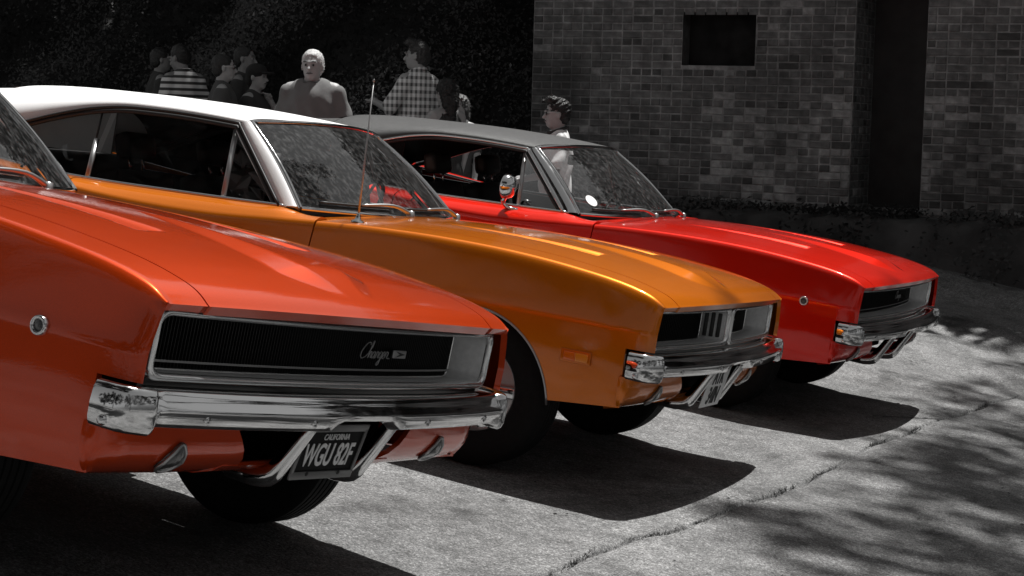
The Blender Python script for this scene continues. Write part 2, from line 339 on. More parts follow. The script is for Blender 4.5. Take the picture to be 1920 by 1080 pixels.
mb.add([(SL, 0, ZT), (SR, 0, ZT), (SR, -6, ZT), (SL, -6, ZT)], [(0, 1, 2, 3)]); mb.add([(SL, -6, ZB), (SR, -6, ZB), (SR, -6, ZT), (SL, -6, ZT)], [(0, 1, 2, 3)])
wchild(mb.build('wall', mortar, None, smooth=False))
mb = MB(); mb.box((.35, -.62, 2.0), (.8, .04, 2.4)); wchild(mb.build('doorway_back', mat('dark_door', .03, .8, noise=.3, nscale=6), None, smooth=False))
mb = MB(); mb.box((.35, -.3, .815), (.74, .66, .05), ch=.01); wchild(mb.build('door_sill', mat('stone_sill', .16, .9, noise=.3, bump=.3, bscale=40), None))
mb = MB()
for s in (WL, WR_): mb.add([(s, 0, WB), (s, -.22, WB), (s, -.22, WT), (s, 0, WT)], [(0, 1, 2, 3)])
for z in (WB, WT): mb.add([(WL, 0, z), (WL, -.22, z), (WR_, -.22, z), (WR_, 0, z)], [(0, 1, 2, 3)])
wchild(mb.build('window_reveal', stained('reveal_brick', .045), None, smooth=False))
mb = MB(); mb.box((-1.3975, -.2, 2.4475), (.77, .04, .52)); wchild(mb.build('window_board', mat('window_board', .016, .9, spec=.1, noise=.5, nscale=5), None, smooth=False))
def brick_mesh(L, H, dp, ch=.006):
    x, z = L/2, H/2
    V = [(-x, 0, -z), (x, 0, -z), (x, 0, z), (-x, 0, z), (-x, dp-ch, -z), (x, dp-ch, -z), (x, dp-ch, z), (-x, dp-ch, z), (-x+ch, dp, -z+ch), (x-ch, dp, -z+ch), (x-ch, dp, z-ch), (-x+ch, dp, z-ch)]
    F = [(8, 11, 10, 9)]
    for a in (0, 4):
        for i in range(4): j = (i+1) % 4; F.append((a+i, a+4+i, a+4+j, a+j))
    return np.array(V), F
bricks = []; CH = .075
row = 0; z = ZB+.0375
while z < ZT-.03:
    st = row % 2 == 0; mod = .225 if st else .1125; s = SL+(.0 if st else .0)+.001; first = True
    while s < 4.2:
        L = mod*(1 if rng.random() > .12 or not st else .5)
        if first and not st: L = .1125
        c = s+L/2; first = False
        s_end = min(s+L, SR)
        hit = False
        for (a0, a1, b0, b1) in ((DL, DR, ZB, DT), (WL, WR_, WB, WT)):
            if b0-.01 < z < b1 and s_end > a0+.002 and s < a1-.002:
                if s < a0-.03: s_end = a0
                elif s_end > a1+.03 : s = a1; s_end = max(s_end, s+.05)
                else: hit = True
        if not hit and s_end-s > .03: bricks.append(((s+s_end)/2, z, s_end-s-.011))
        s = s_end if s_end > s else s+L
    row += 1; z += CH
def pick():
    r = rng.random(); return 0 if r < .10 else 1 if r < .38 else 2 if r < .70 else 3 if r < .97 else 4
vis = sorted([b for b in bricks if -3.46 < b[0] < 1.66 and .9 < b[1] < 2.82], key=lambda b: -(b[2]*(1+.10*b[0])))[:300]; vset = set(id(b) for b in vis)
cache = {}; rest = {k: MB() for k in range(5)}
def key_len(L): return round(round(L/.004)*.004, 4)
for b in bricks:
    k = pick(); kk = k
    if b[1] < 1.9 and b[0] > -1.5 and rng.random() < .26: k = 4                       # more of the palest bricks low by the doorway
    dp = rng.uniform(.003, .012); L = key_len(b[2]*rng.uniform(.965, 1.0)); zj = rng.normal(0, .0016); Vb, Fb = brick_mesh(L, CH-.012, .008)
    if id(b) in vset:
        if (L, k) not in cache:
            me = bpy.data.meshes.new('brick'); me.from_pydata([tuple(q) for q in Vb], [], Fb); me.materials.append(shade[k]); cache[(L, k)] = me
        o = bpy.data.objects.new('brick', cache[(L, k)]); COL.objects.link(o); o.parent = bld
        o.matrix_local = MWi @ Matrix.Translation((b[0], dp-.008, b[1]+zj)) @ Matrix.Rotation(rng.normal(0, .010), 4, 'Y') @ Matrix.Rotation(rng.normal(0, .02), 4, 'Z')
    else: rest[k].add(Vb+np.array([b[0], dp-.008, b[1]+zj]), Fb)
allr = MB()
for k in range(5):
    allr.cur = k; allr.add(rest[k].v, rest[k].f)
for z in np.arange(ZB+.0375, DT, CH):                                                 # quoins in the door reveal
    for j, o0 in enumerate(np.arange(-.11, -.6, -.1125)):
        Vb, Fb = brick_mesh(.1005, CH-.012, .008); allr.cur = pick()
        Vr = np.stack([Vb[:, 1]*1.0, Vb[:, 0]+o0+.055, Vb[:, 2]], 1); allr.add(Vr+np.array([DL, 0, z]), [f[::-1] for f in Fb])
o = wchild(allr.build('far_bricks', shade, None, smooth=False)); o['kind'] = 'stuff'

# ------------------------------------------------------------------ terrace in front of the wall, banks
soil = mat('dark_soil', .012, .95, noise=.6, nscale=3, bump=.8, bscale=18); stonem = mat('rough_stone', .05, .92, noise=.5, nscale=4, bump=.8, bscale=22)
mb = MB(); G = []
for s in np.linspace(SL-.2, 13, 110):
    r_ = []
    for o, z in ((-.02, .795), (.25, .80), (.52, .785), (.60, .75), (.63, .5), (.68, .2), (.95, -.05), (1.3, -.35)):
        q = wp(s, z, o+.05*math.sin(s*3.1)+.03*math.sin(s*7.7)); q[2] += rng.normal(0, .012) if o > 0 else 0
        r_.append(q)
    G.append(r_)
tag(mb.grid(np.array(G)).build('terrace', stonem), kind='structure')
# hillside behind the people
G = []; HX = np.linspace(-26, -5.0, 90)
def hill(x, h):
    yb = 10.5+.06*(-5-x)+.25*math.sin(x*.9)
    return np.array([x, yb+h*.62+.35*math.sin(x*1.3+h*1.1)*min(1, h)*.6+.25*math.sin(x*2.9-h*2.3)*min(1, h)*.5, h])
for x in HX:
    G.append([hill(x, h)+np.array([0, 0, float(0)]) for h in np.concatenate([[-1.5], np.linspace(-.5, 9, 46)])])
tag(MB().grid(np.array(G)).build('hillside', soil), kind='structure')
def leaves(name, C, N, size, m, label=None, cat=None, kind='stuff', parent=None, spread=.9):
    C = np.asarray(C, float); n = len(C); a = rng.normal(0, 1, (n, 3)); u = np.cross(N, a); u /= np.linalg.norm(u, axis=1)[:, None]; v_ = np.cross(N, u); v_ /= np.linalg.norm(v_, axis=1)[:, None]+1e-9
    s = (size*rng.uniform(.6, 1.4, n))[:, None]; nn = N/np.linalg.norm(N, axis=1)[:, None]
    V = np.stack([C-u*s, C-v_*s*.55+nn*s*.18, C+u*s, C+v_*s*.55+nn*s*.18], 1).reshape(-1, 3); F = np.arange(4*n).reshape(n, 4)
    o = fast(name, V, F, m, parent)
    if isinstance(m, (list, tuple)):
        mi = np.clip((np.sin(C[:, 0]*1.7+1.3*np.sin(C[:, 2]*2.2))+np.sin(C[:, 1]*2.1+C[:, 2]*1.9)+rng.normal(0, .8, n))*.5+len(m)/2-.5, 0, len(m)-1).round().astype(np.int32); o.data.polygons.foreach_set('material_index', mi)
    if kind: o['kind'] = kind
    if label: tag(o, label, cat)
    return o
ivm = [mat('ivy_deep', .02, .8, spec=.1), mat('ivy_mid', .06, .75, spec=.12), mat('ivy_pale', .10, .7, spec=.15), mat('ivy_painted_sun', .25, .7, spec=.15)]
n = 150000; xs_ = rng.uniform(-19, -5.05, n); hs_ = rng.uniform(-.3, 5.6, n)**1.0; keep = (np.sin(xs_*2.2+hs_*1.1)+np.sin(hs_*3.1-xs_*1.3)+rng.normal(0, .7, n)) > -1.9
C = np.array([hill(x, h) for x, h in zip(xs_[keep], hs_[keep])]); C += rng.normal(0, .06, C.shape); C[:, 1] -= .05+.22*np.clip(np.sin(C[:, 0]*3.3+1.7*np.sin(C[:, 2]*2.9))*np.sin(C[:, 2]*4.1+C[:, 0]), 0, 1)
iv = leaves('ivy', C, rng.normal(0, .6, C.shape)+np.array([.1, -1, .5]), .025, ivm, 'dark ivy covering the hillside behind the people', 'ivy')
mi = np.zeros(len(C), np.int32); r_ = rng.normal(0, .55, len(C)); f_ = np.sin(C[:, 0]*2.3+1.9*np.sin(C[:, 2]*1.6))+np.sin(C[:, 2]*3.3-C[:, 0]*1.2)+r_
mi[f_ > -.2] = 1; mi[f_ > 1.0] = 2; mi[(f_ > 1.55) & (C[:, 0] > -9+1.5*r_)] = 3; iv.data.polygons.foreach_set('material_index', mi)  # palest leaves paint sunlit and bare patches into the ivy, none far left
# undergrowth on the terrace edge
n = 12000; s_ = rng.uniform(SL, 6, n); o_ = rng.uniform(.02, .9, n); clump = np.sin(s_*4.1+2*o_)+np.sin(s_*9.7+1+5*o_)+rng.normal(0, .7, n) > .2
C = np.array([wp(s, (.80 if o < .6 else .80-(o-.6)*1.9)+abs(rng.normal(0, .04)), (o if o < .6 else .62+(o-.6)*.55)+.03) for s, o in zip(s_[clump], o_[clump])])
leaves('undergrowth', C, rng.normal(0, .6, C.shape)+np.array([0, -.6, .8]), .028, ivm[:2], 'low weeds along the terrace edge below the wall', 'weeds')
# ------------------------------------------------------------------ trees (crowns above the picture shade the wall and dapple the tarmac)
bark = mat('bark', .06, .9, noise=.4, nscale=12, bump=.8, bscale=30); lfm = [mat('leaf_deep', .03, .5), mat('leaf_mid', .06, .5), mat('leaf_pale', .10, .5)]
def tree(base, top, crowns, nleaf, size, label, per=70, sig=.2):
    r = empty('broadleaf_tree', Matrix.Translation(base)); tag(r, label, 'tree'); b = Vector(base)
    mb = MB(); tp = np.array(top)-np.array(base); mb.tube(catmull([(0, 0, -.3), tp*.3+np.array([.15, .1, 0]), tp*.65, tp], 5), np.linspace(.3, .1, 16), 10); mb.build('trunk', bark, r)
    mb = MB(); C = []
    for (c, rad, k) in crowns:
        cc = np.array(c)-np.array(base); st = tp*rng.uniform(.5, .95); mb.tube(catmull([st, (st+cc)/2+np.array([0, 0, .3]), cc], 4), np.linspace(.09, .02, 9), 6)
        m_ = int(nleaf*k); nc = max(6, int(m_/per)); cl = rng.normal(0, 1, (nc, 3)); cl /= np.linalg.norm(cl, axis=1)[:, None]; cl *= (rng.random(nc)**.4)[:, None]*np.array(rad)
        C.append(cc+cl[rng.integers(0, nc, m_)]+rng.normal(0, sig, (m_, 3))*np.array([1, 1, .6]))
    mb.build('limb', bark, r); C = np.concatenate(C)
    leaves('crown', C, rng.normal(0, .7, C.shape)+np.array([0, 0, 1]), size, lfm, kind=None, parent=r)
tree((-9.50, 13.80, 2.50), (-9.0, 12.5, 8.5), [((-7.60, 13.56, 8.00), (3.2, 3.2, 1.4), 1.1), ((-11.50, 13.61, 8.40), (3.2, 3.4, 1.5), 1.1), ((-9.00, 10.56, 8.00), (3.0, 2.0, 1.1), .7), ((-15.00, 13.52, 8.50), (3, 3.4, 1.5), .9), ((-13.00, 10.58, 8.20), (2.6, 2.2, 1.1), .6)], 9000, .12, 'spreading tree on the hillside above the people at far left')
tree((-4.50, 14.62, 1.00), (-4.0, 12.5, 7.5), [((-4.40, 13.09, 7.40), (3.0, 2.8, 1.3), 1.1), ((-1.00, 11.99, 6.60), (3.0, 2.6, 1.3), 1), ((-5.80, 9.06, 7.20), (1.8, 1.6, .9), .35), ((-3.20, 11.52, 5.20), (2.2, 1.0, .6), .45), ((0.00, 11.42, 5.20), (2.2, 1.0, .6), .45)], 9000, .12, 'broad tree behind the brick building roof')
tree((4.50, 13.46, -0.30), (3.5, 12.0, 7.0), [((2.20, 12.34, 6.20), (2.8, 2.8, 1.3), 1), ((4.50, 10.74, 6.20), (2.6, 2.6, 1.2), .8), ((1.20, 10.15, 4.60), (1.6, 1.0, .6), .4)], 9000, .12, 'tree standing beyond the far end of the brick wall')  # low front crown added out of view to darken the wall's right part
tree((8.00, 5.36, -1.20), (6.8, 5.0, 17), [((3.05, 4.10, 19.00), (.95, 1.5, .8), .13), ((2.95, 6.61, 19.10), (.9, 1.5, .8), .10), ((2.90, 9.20, 19.00), (.9, 1.6, .8), .11), ((2.80, 11.81, 19.10), (.9, 1.6, .8), .11), ((2.80, 14.60, 19.00), (1.0, 1.7, .8), .12), ((2.90, 17.60, 19.00), (1.2, 1.8, .8), .14), ((4.20, 4.20, 19.00), (1.0, 1.8, .9), .34), ((5.40, 8.42, 19.20), (1.6, 2.4, 1.0), .45), ((4.80, 12.40, 19.00), (1.6, 2.2, 1.0), .45), ((7.10, 12.68, 18.00), (2.4, 2.6, 1.2), .6)], 6800, .10, 'tall loose tree beside the car park casting dappled shade', 12, .15)
tree((-8.50, -10.54, -0.30), (-6.5, -8.5, 7.0), [((-3.20, -5.69, 7.60), (2.6, 2.0, 1.0), 1.), ((0.90, -5.99, 7.60), (2.4, 1.9, 1.0), 1.), ((-7.50, -5.26, 7.80), (2.6, 2.2, 1.0), 1.), ((-3.00, -9.09, 7.60), (3.2, 2.2, 1.2), 1.), ((2.40, -9.49, 7.60), (2.6, 2.2, 1.2), 1.)], 5000, .16, 'unseen wide tree added to shade the near edge of the car park')  # out of view, added to shade the near tarmac and deepen the car sides
tree((-1.5, -22.0, -.3), (-1.0, -21, 7), [((-2, -19, 5.5), (4, 3, 3.2), 1.), ((3, -19.5, 5.2), (4, 3, 3.0), 1.), ((-6.5, -18, 5.0), (3.5, 3, 2.8), 1.)], 5000, .24, 'leafy tree across the car park behind the photographer')
tree((12.0, -16.0, -2), (11.5, -15, 6), [((9, -15, 4.0), (3.5, 3.5, 3.2), 1.), ((12, -9, 3.8), (3.5, 4, 3.2), 1.), ((13.5, -3, 4.0), (3, 4, 3.2), 1.)], 5000, .24, 'leafy tree at the downhill edge of the car park')
tree((14.0, 6.0, -2.5), (13.5, 6, 6), [((13, 4, 4.2), (3, 3.5, 4), 1.), ((11, 9, 4.2), (3, 3, 4.4), 1.2), ((6.5, 11.0, 4.6), (2.6, 1.6, 4.6), 1.2), ((3.4, 10.6, 4.8), (1.6, 1.2, 4.6), 1.)], 5000, .24, 'unseen leafy tree added beyond the noses of the cars for dark reflections')  # out of view, added so the bumpers mirror something dark
# ------------------------------------------------------------------ the cars (x forward from the nose, y left, z up)
CTR = (-2.6, 0, .5)
_zE = spl([(-.04, .842), (-.12, .852), (-.3, .889), (-.55, .918), (-.8, .934), (-1.06, .938), (-1.35, .932), (-1.7, .911), (-1.95, .886), (-2.3, .857), (-2.6, .85), (-3.07, .868), (-3.5, .912), (-3.9, .945), (-4.4, .945), (-5.0, .915), (-5.28, .90)])
yE = spl([(-.04, .886), (-.12, .891), (-.3, .898), (-.8, .905), (-1.3, .905), (-1.75, .908), (-2.3, .925), (-3.07, .945), (-3.9, .965), (-4.6, .945), (-5.28, .88)])
yM = spl([(-.04, .915), (-.12, .928), (-.22, .946), (-.45, .962), (-.95, .972), (-1.5, .958), (-2.2, .95), (-3.0, .962), (-3.9, .985), (-4.6, .962), (-5.28, .90)])
crown = spl([(-.04, .016), (-.3, .026), (-.9, .036), (-1.7, .042), (-2.4, .042)])
zBelt = spl([(-1.7, .943), (-1.95, .938), (-2.25, .926), (-2.6, .914), (-2.95, .904), (-3.3, .905), (-3.6, .925), (-3.95, .952), (-4.6, .955), (-5.28, .91)])
xlead = lambda y: -.065-.055*(np.abs(y)/.9)**2
ZC = .70
WFX, WRX, TR, ARC = -.905, -3.877, .335, .352
zWin = spl([(-2.34, 1.262), (-2.48, 1.265), (-2.78, 1.262), (-3.02, 1.245), (-3.14, 1.222), (-3.29, 1.178), (-3.5, 1.098), (-3.66, 1.032), (-3.86, .962)])
yWin = lambda z: .802-.47*(np.asarray(z)-.93)
zRoof = spl([(-2.1, 1.302), (-2.25, 1.318), (-2.5, 1.335), (-2.8, 1.341), (-3.25, 1.329), (-3.75, 1.295), (-4.1, 1.235), (-4.4, 1.14), (-4.8, 1.0)])
def build_car(spec):
    a = spec['pose']
    Mw = S4 @ Matrix.Translation((a[0], a[1], a[5] if len(a) > 5 else 0)) @ Matrix.Rotation(a[2], 4, 'Z') @ Matrix.Rotation(-a[3], 4, 'Y') @ Matrix.Rotation(a[4], 4, 'X')
    root = empty('muscle_car', Mw); tag(root, spec['label'], 'car', 'classic cars parked nose out')
    P = spec['paint']; RF = spec['roof']; dz = spec['dz']
    zE = lambda x: _zE(x)+dz*np.exp(np.minimum(0, np.asarray(x)+.12)/.3)
    def Zt(x, y, feat=False):
        d = np.maximum(xlead(y)-x, 0)
        z = zE(x)+crown(x)*(1-np.minimum(1, np.abs(y)/yE(x))**2)-.03*np.exp(-(d/.036)**1.3)
        if feat:
            for s in (-1, 1):                                                       # hood scallops, deepest at their blunt front end
                p = np.clip((x+1.38)/.76, 0, 1); wd = .010+.060*p; e = 1-sm(-.628, -.612, x)
                t = np.clip(1-np.abs(y-s*.37)/wd, 0, 1)
                z = z-.034*p*e*sm(0, .8, t)*(x > -1.38)
            p = np.clip((x+1.0)/.72, 0, 1); q = 1-sm(-.30, -.13, x); wd = .03+.19*p*(.35+.65*q)
            z = z+.024*p*q*np.clip((wd-np.abs(y))/(.55*wd+1e-6), 0, 1)*(x > -1.0)     # centre wind-split
        return z
    def Ys(x, z):
        x = np.asarray(x, float); z = np.asarray(z, float); ze = zE(x); t = np.clip((z-ZC)/(ze-ZC), 0, 1); s = np.clip((ZC-z)/.45, 0, 1.2)
        f = sm(-.12, -.35, x)
        y = yM(x)-(yM(x)-yE(x))*t**1.08-np.where(z < ZC, .022*s*f+.07*s**2.6, 0)
        return y-.014*np.exp(-np.maximum(-.12-x, 0)/.018)
    def section(x, ins, k=7):
        # inner edge 'ins' (y,z) over the shoulder E, down to ZC ; returns rows of (y,z)
        ze, ye = float(zE(x)), float(yE(x)); d = max(0., -.12-x); roll = .03*math.exp(-(d/.028)**1.2); ze -= roll
        top = [(ins[0]+(ye-ins[0])*t, None) for t in np.linspace(0, 1, k)]
        return top, ye, ze
    for side in (-1, 1):
        # ---- front fender
        xs = [-1.745, -1.69, -1.6, -1.5, -1.42, -1.34]
        th = np.linspace(math.pi-.06, .06, 23); arch = [WFX+ARC*math.cos(t) for t in th]
        xs += [x for x in arch]+[-.50, -.44, -.38, -.32, -.27, -.235]
        xs = sorted(set(round(x, 4) for x in xs)); fr = [.18, .36, .52, .66, .78, .88, .95, 1.]
        def zb(x):
            dx = abs(x-WFX)
            if dx < ARC: return .33+math.sqrt(max(0, ARC**2-dx*dx))
            return .275 if x < WFX else .352+.03*(x+.55)/.33
        rows_top = 9
        A = []
        def col(xfun, isfront):
            out = []
            for j in range(rows_top):                              # top, inner seam to shoulder
                t = j/(rows_top-1); y0 = .742; yy = y0+(.885-y0)*t*.97; x = xfun(xlead(yy)); yy = y0+(float(yE(x))-.016-y0)*t
                out.append((x, yy, float(Zt(x, yy))))
            x = xfun(-.1195); ye = float(yE(x)); z1 = out[-1][2]; d = max(0, -.12-x); ro = .018*math.exp(-(d/.028)**1.3)
            ze = float(zE(x))-ro; p0 = np.array([ye-.016, z1]); p2 = np.array([float(Ys(x, float(zE(x))-.03)), ze-.03+ro*.3]); p1 = np.array([ye-.001, ze+.001])
            for t in (.25, .5, .75, 1.): q = (1-t)**2*p0+2*t*(1-t)*p1+t*t*p2; out.append((x, q[0], q[1]))
            zz0 = p2[1]
            for z in list(np.linspace(zz0, ZC, 9)[1:])+[.69]: out.append((x, float(Ys(x, z)), z))
            return out
        for x in xs: A.append(col(lambda xl, x=x: x, False))
        for f in fr: A.append(col(lambda xl, f=f: -.235+(xl+.235)*f, True))
        mb = MB(); A = np.array(A); mb.grid(A)
        B = []
        for x in xs:
            b = zb(x); B.append([(x, float(Ys(x, z)), z) for z in .69+(b-.69)*np.linspace(0, 1, 13)])
        mb.grid(np.array(B))
        C = []
        for x in [-.235]+[-.235+(-.1195+.235)*f for f in fr]: C.append([(x, float(Ys(x, z)), z) for z in (.69, .665, .645, .628)])
        mb.grid(np.array(C))
        mb.v = [(x, side*y, z) for x, y, z in mb.v]
        mb.build('fender', P, root, merge=.0008, center=CTR, flange=.022)
        # ---- door and quarter panel
        def strip(name, X, zbf, mat_, inner):
            G = []
            for x in X:
                yi, zi = inner(x); ye, ze = float(yE(x)), float(zE(x)); out = []
                p0 = np.array([yi, zi]); e = np.array([ye, ze]); n = 8
                for t in np.linspace(0, .88, n):
                    q = p0+(e-p0)*t; bul = .014*math.sin(math.pi*t); out.append((x, q[0]+bul*.3, q[1]+bul))
                q0 = np.array(out[-1][1:]); z2 = ze-.035; q2 = np.array([float(Ys(x, z2)), z2]); q1 = e+np.array([.002, .004])
                for t in (.25, .5, .75, 1): q = (1-t)**2*q0+2*t*(1-t)*q1+t*t*q2; out.append((x, q[0], q[1]))
                zbx = zbf(x); zm = max(.70, min(.70, z2)); zl = list(np.linspace(z2, .705, 8)[1:])+list(np.linspace(.705, min(zbx, .70), 14)[1:])
                for z in zl: out.append((x, float(Ys(x, z)), z))
                G.append(out)
            m_ = MB(); m_.grid(np.array(G)); m_.v = [(x, side*y, z) for x, y, z in m_.v]
            return m_.build(name, mat_, root, center=CTR, flange=.022)
        def door_in(x):
            k = sm(-1.99, -1.755, x); return (float(.802*(1-k)+.79*k), float(zBelt(x)*(1-k)+(float(Zt(x, .79)))*k))
        strip('door', np.linspace(-3.055, -1.752, 44), lambda x: .275, P, door_in)
        thq = np.linspace(math.pi-.06, .06, 23)
        Xq = sorted(set([round(v, 4) for v in list(np.linspace(-5.24, -4.27, 18))+[WRX+ARC*math.cos(t) for t in thq]+list(np.linspace(-3.5, -3.062, 12))]))
        def zbq(x):
            dx = abs(x-WRX)
            if dx < ARC: return min(.695, .33+math.sqrt(max(0, ARC**2-dx*dx)))
            return .275 if x > WRX else .33+.06*(-4.2-x)
        strip('quarter_panel', Xq, zbq, P, lambda x: (float(.802-.05*sm(-3.9, -5.2, x)), float(zBelt(x))))
        # door handle
        mb = MB(); yh = float(Ys(-2.86, .79))+.018
        mb.tube([(-2.95, side*(yh-.016), .795), (-2.93, side*yh, .797), (-2.8, side*yh, .79), (-2.78, side*(yh-.016), .788)], .009, 8, flat=.6)
        mb.build('door_handle', M['chrome'], root)
        # wheel arch trim
        for wx in (WFX, WRX):
            mb = MB(); t = np.linspace(.0, math.pi, 30)
            pts = [(wx+ARC*math.cos(q), side*(float(Ys(wx+ARC*math.cos(q), .33+ARC*math.sin(q)))+.001), .33+ARC*math.sin(q)) for q in t]
            mb.tube(pts, .005, 6, up=(0, 1, 0)); mb.build('wheel_arch_trim', M['satin'] if spec['arch'] else P, root)
    # ---- hood
    yy = np.linspace(-.736, .736, 141); G = []
    for u in np.linspace(0, 1, 150)**1.15:
        x = xlead(yy)+u*((-1.595-.05*(np.abs(yy)/.74)**2)-xlead(yy)); G.append(np.c_[x, yy, Zt(x, yy, True)])
    MB().grid(np.array(G)).build('hood', P, root, center=CTR, flange=.028, angle=28)
    # ---- cowl
    wsx = lambda y: -1.70-.195*(np.abs(y)/.79)**2.2
    yy = np.linspace(-.787, .787, 61); G = []
    for u in np.linspace(0, 1, 8):
        x0 = np.minimum(-1.603-.05*(np.abs(yy)/.74)**2, -1.603); x = x0+u*(wsx(yy)-.012-x0); z = Zt(x, yy); z = z-.004*math.sin(math.pi*u); G.append(np.c_[x, yy, z])
    MB().grid(np.array(G)).build('cowl', P, root, center=CTR, flange=.03)
    # ---- windshield
    zb0 = float(Zt(-1.72, 0))-.006; G = []
    for t in np.linspace(0, 1, 16):
        sv = np.linspace(-1, 1, 41); yb, yt = .785, .622
        xb = -1.70-.195*np.abs(sv)**2.2; xt = -2.185-.115*np.abs(sv)**2
        zb_ = zb0+(.944-zb0)*np.abs(sv)**2; zt_ = 1.313-.033*np.abs(sv)**2.2
        bow = .02*math.sin(math.pi*t)
        G.append(np.c_[xb+(xt-xb)*t+bow*.7, sv*(yb+(yt-yb)*t), zb_+(zt_-zb_)*t+bow*.6])
    WS = np.array(G)
    MB().grid(WS).build('windshield', M['windscreen'], root, center=CTR)
    ring = [tuple(p) for p in WS[0]]+[tuple(p) for p in WS[1:, -1]]+[tuple(p) for p in WS[-1, ::-1][1:]]+[tuple(p) for p in WS[::-1, 0][1:-1]]
    mb = MB(); rp = np.array(ring+[ring[0]]); rp = rp+(rp-rp.mean(0))*.008; mb.tube(rp, .0115, 6, cap=False); mb.build('windshield_trim', M['chrome'], root)
    # ---- roof
    N = 2.5; thr = np.linspace(0, math.pi, 61)
    def rsec(x, yL, zL, zr, th_):
        c, s_ = np.cos(th_), np.sin(th_); return np.c_[np.broadcast_to(x, th_.shape), yL*np.sign(c)*np.abs(c)**(2/N), zL+(zr-zL)*np.abs(s_)**(2/N)]
    def lower(x):
        zL = float(zWin(x))+.012 if x > -3.86 else float(zBelt(x))+.012*0+.004
        return (float(yWin(zL))+.004 if x > -3.86 else float(.806-.05*sm(-3.9, -5.2, x))), zL
    G = []
    for u in np.linspace(0, 1, 44):
        xm = -2.335+u*(-3.76+2.335); yL, zL = lower(xm)
        row = rsec(0, yL, zL, 1., thr); y = row[:, 1]; xhd = -2.192-.115*(np.abs(y)/.622)**2
        x = xhd+u*(-3.76-xhd); zr = zRoof(x); s_ = np.abs(np.sin(thr))**(2/N); z = zL+(zr-zL)*s_
        G.append(np.c_[x, y, z])
    RG = np.array(G); MB().grid(RG).build('roof', RF, root, center=CTR, flange=.02)
    MB().grid(RG*np.array([1, .985, 1])-np.array([0, 0, .032])).build('headliner', M['headliner'], root, center=CTR)
    for side in (-1, 1):
        G = []
        for x in np.linspace(-3.765, -4.82, 26):
            yL, zL = lower(x); zr = max(float(zRoof(x)), zL+.012); t0 = math.acos(min(1, (.47/yL)**(N/2)))
            r_ = rsec(x, yL, zL, zr, np.linspace(0, t0, 18)); last = r_[-1]
            r_ = np.vstack([r_, last+[0, -.03, -.006], last+[0, -.05, -.05], last+[0, -.06, -max(.06, (last[2]-.95))]]); r_[:, 1] *= side; G.append(r_)
        MB().grid(np.array(G)).build('sail_panel', RF, root, center=CTR, flange=.01)
        # A pillar: between windscreen edge and vent window
        col_ = WS[:, -1 if side > 0 else 0]; G = []
        for t, p in zip(np.linspace(0, 1, 16), col_):
            xo = -1.998+(-2.352+1.998)*t; zo = .938+(1.268-.938)*t; yo = side*(float(yWin(zo))+.006)
            o = np.array([xo, yo, zo]); m1 = (p+o)/2+np.array([.012, side*.012, .006]); G.append([p+np.array([0, 0, -.004]), (p+m1)/2+np.array([.004, side*.004, .003]), m1, (o+m1)/2+np.array([.002, side*.006, 0]), o])
        MB().grid(np.array(G)).build('windshield_pillar', RF if spec['pillar'] else M['chrome'], root, center=CTR, flange=.015)
        # drip rail and belt moulding
        X = np.linspace(-2.35, -3.85, 50); Zw = zWin(X); mb = MB()
        pts = [(-1.995+(-2.352+1.995)*t, side*(float(yWin(.938+.328*t))+.011), .938+.328*t) for t in np.linspace(.0, .97, 12)]+[(x, side*(float(yWin(z))+.011), z+.006) for x, z in zip(X, Zw)]
        mb.tube(pts, .0075, 6); mb.build('drip_rail', M['chrome'] if spec['rail'] else M['rubber2'], root)
        mb = MB(); mb.tube([(p[0]-.012, p[1]-side*.012, p[2]-.02) for p in pts], .012, 6); mb.build('window_seal', M['rubber2'], root)
        mb = MB(); X = np.linspace(-1.96, -3.86, 40); mb.tube([(x, side*.803, float(zBelt(x))+.004) for x in X], .009, 6); mb.build('belt_moulding', M['chrome'], root)
        # vent window: post, frame, pane
        vw = MB(); ya = lambda z: side*(float(yWin(z))-.012)
        vw.tube([(-2.295, ya(.92), .92), (-2.365, ya(1.235), 1.235)], .0135, 8, flat=.7); fr_ = vw.build('vent_window_post', M['satin'], root)
        vw = MB(); vw.tube([(-2.365, ya(1.238), 1.238), (-2.36, ya(1.234), 1.234), (-2.06, ya(.965), .965), (-2.03, ya(.945), .945)], .010, 6); vw.build('vent_window_frame', M['satin'], fr_)
        g = MB(); g.add([(-2.295, ya(.925), .925), (-2.02, ya(.935), .935), (-2.345, ya(1.23), 1.23), (-2.365, ya(1.235), 1.235)], [(0, 1, 2, 3)]); g.build('vent_window_pane', M['sideglass'], root, smooth=False)
        mb = MB(); mb.tube([(-2.11, ya(1.03)-side*.01, 1.045), (-2.10, ya(1.0)-side*.015, 1.0), (-2.115, ya(1.0)-side*.015, .985)], .006, 6); mb.build('vent_latch', M['chrome'], root)
        if spec['glass_up']:
            X = np.linspace(-2.37, -3.02, 10); g = MB(); g.grid(np.array([[(x, ya(z), z) for z in (float(zBelt(x)), float(zBelt(x))*.5+float(zWin(x))*.5, float(zWin(x))-.014)] for x in X])); g.build('door_window_pane', M['sideglass'], root, center=CTR)
            mb = MB(); mb.tube([(-3.03, ya(.9), .9), (-3.07, ya(1.09), 1.09)], .013, 8, flat=.6); mb.build('window_divider', M['satin'], root)
            mb = MB(); mb.tube([(-3.07, ya(1.08), 1.08), (-3.10, ya(1.22), 1.22)], .005, 6); mb.build('window_edge', M['rubber2'], root)
        X = np.linspace(-3.05, -3.80, 10); g = MB(); g.grid(np.array([[(x, ya(z), z) for z in (float(zBelt(x)), max(float(zBelt(x))+.004, float(zWin(x))-.014))] for x in X]))
        if spec['glass_up']: g.build('quarter_window_pane', M['sideglass'], root, center=CTR)
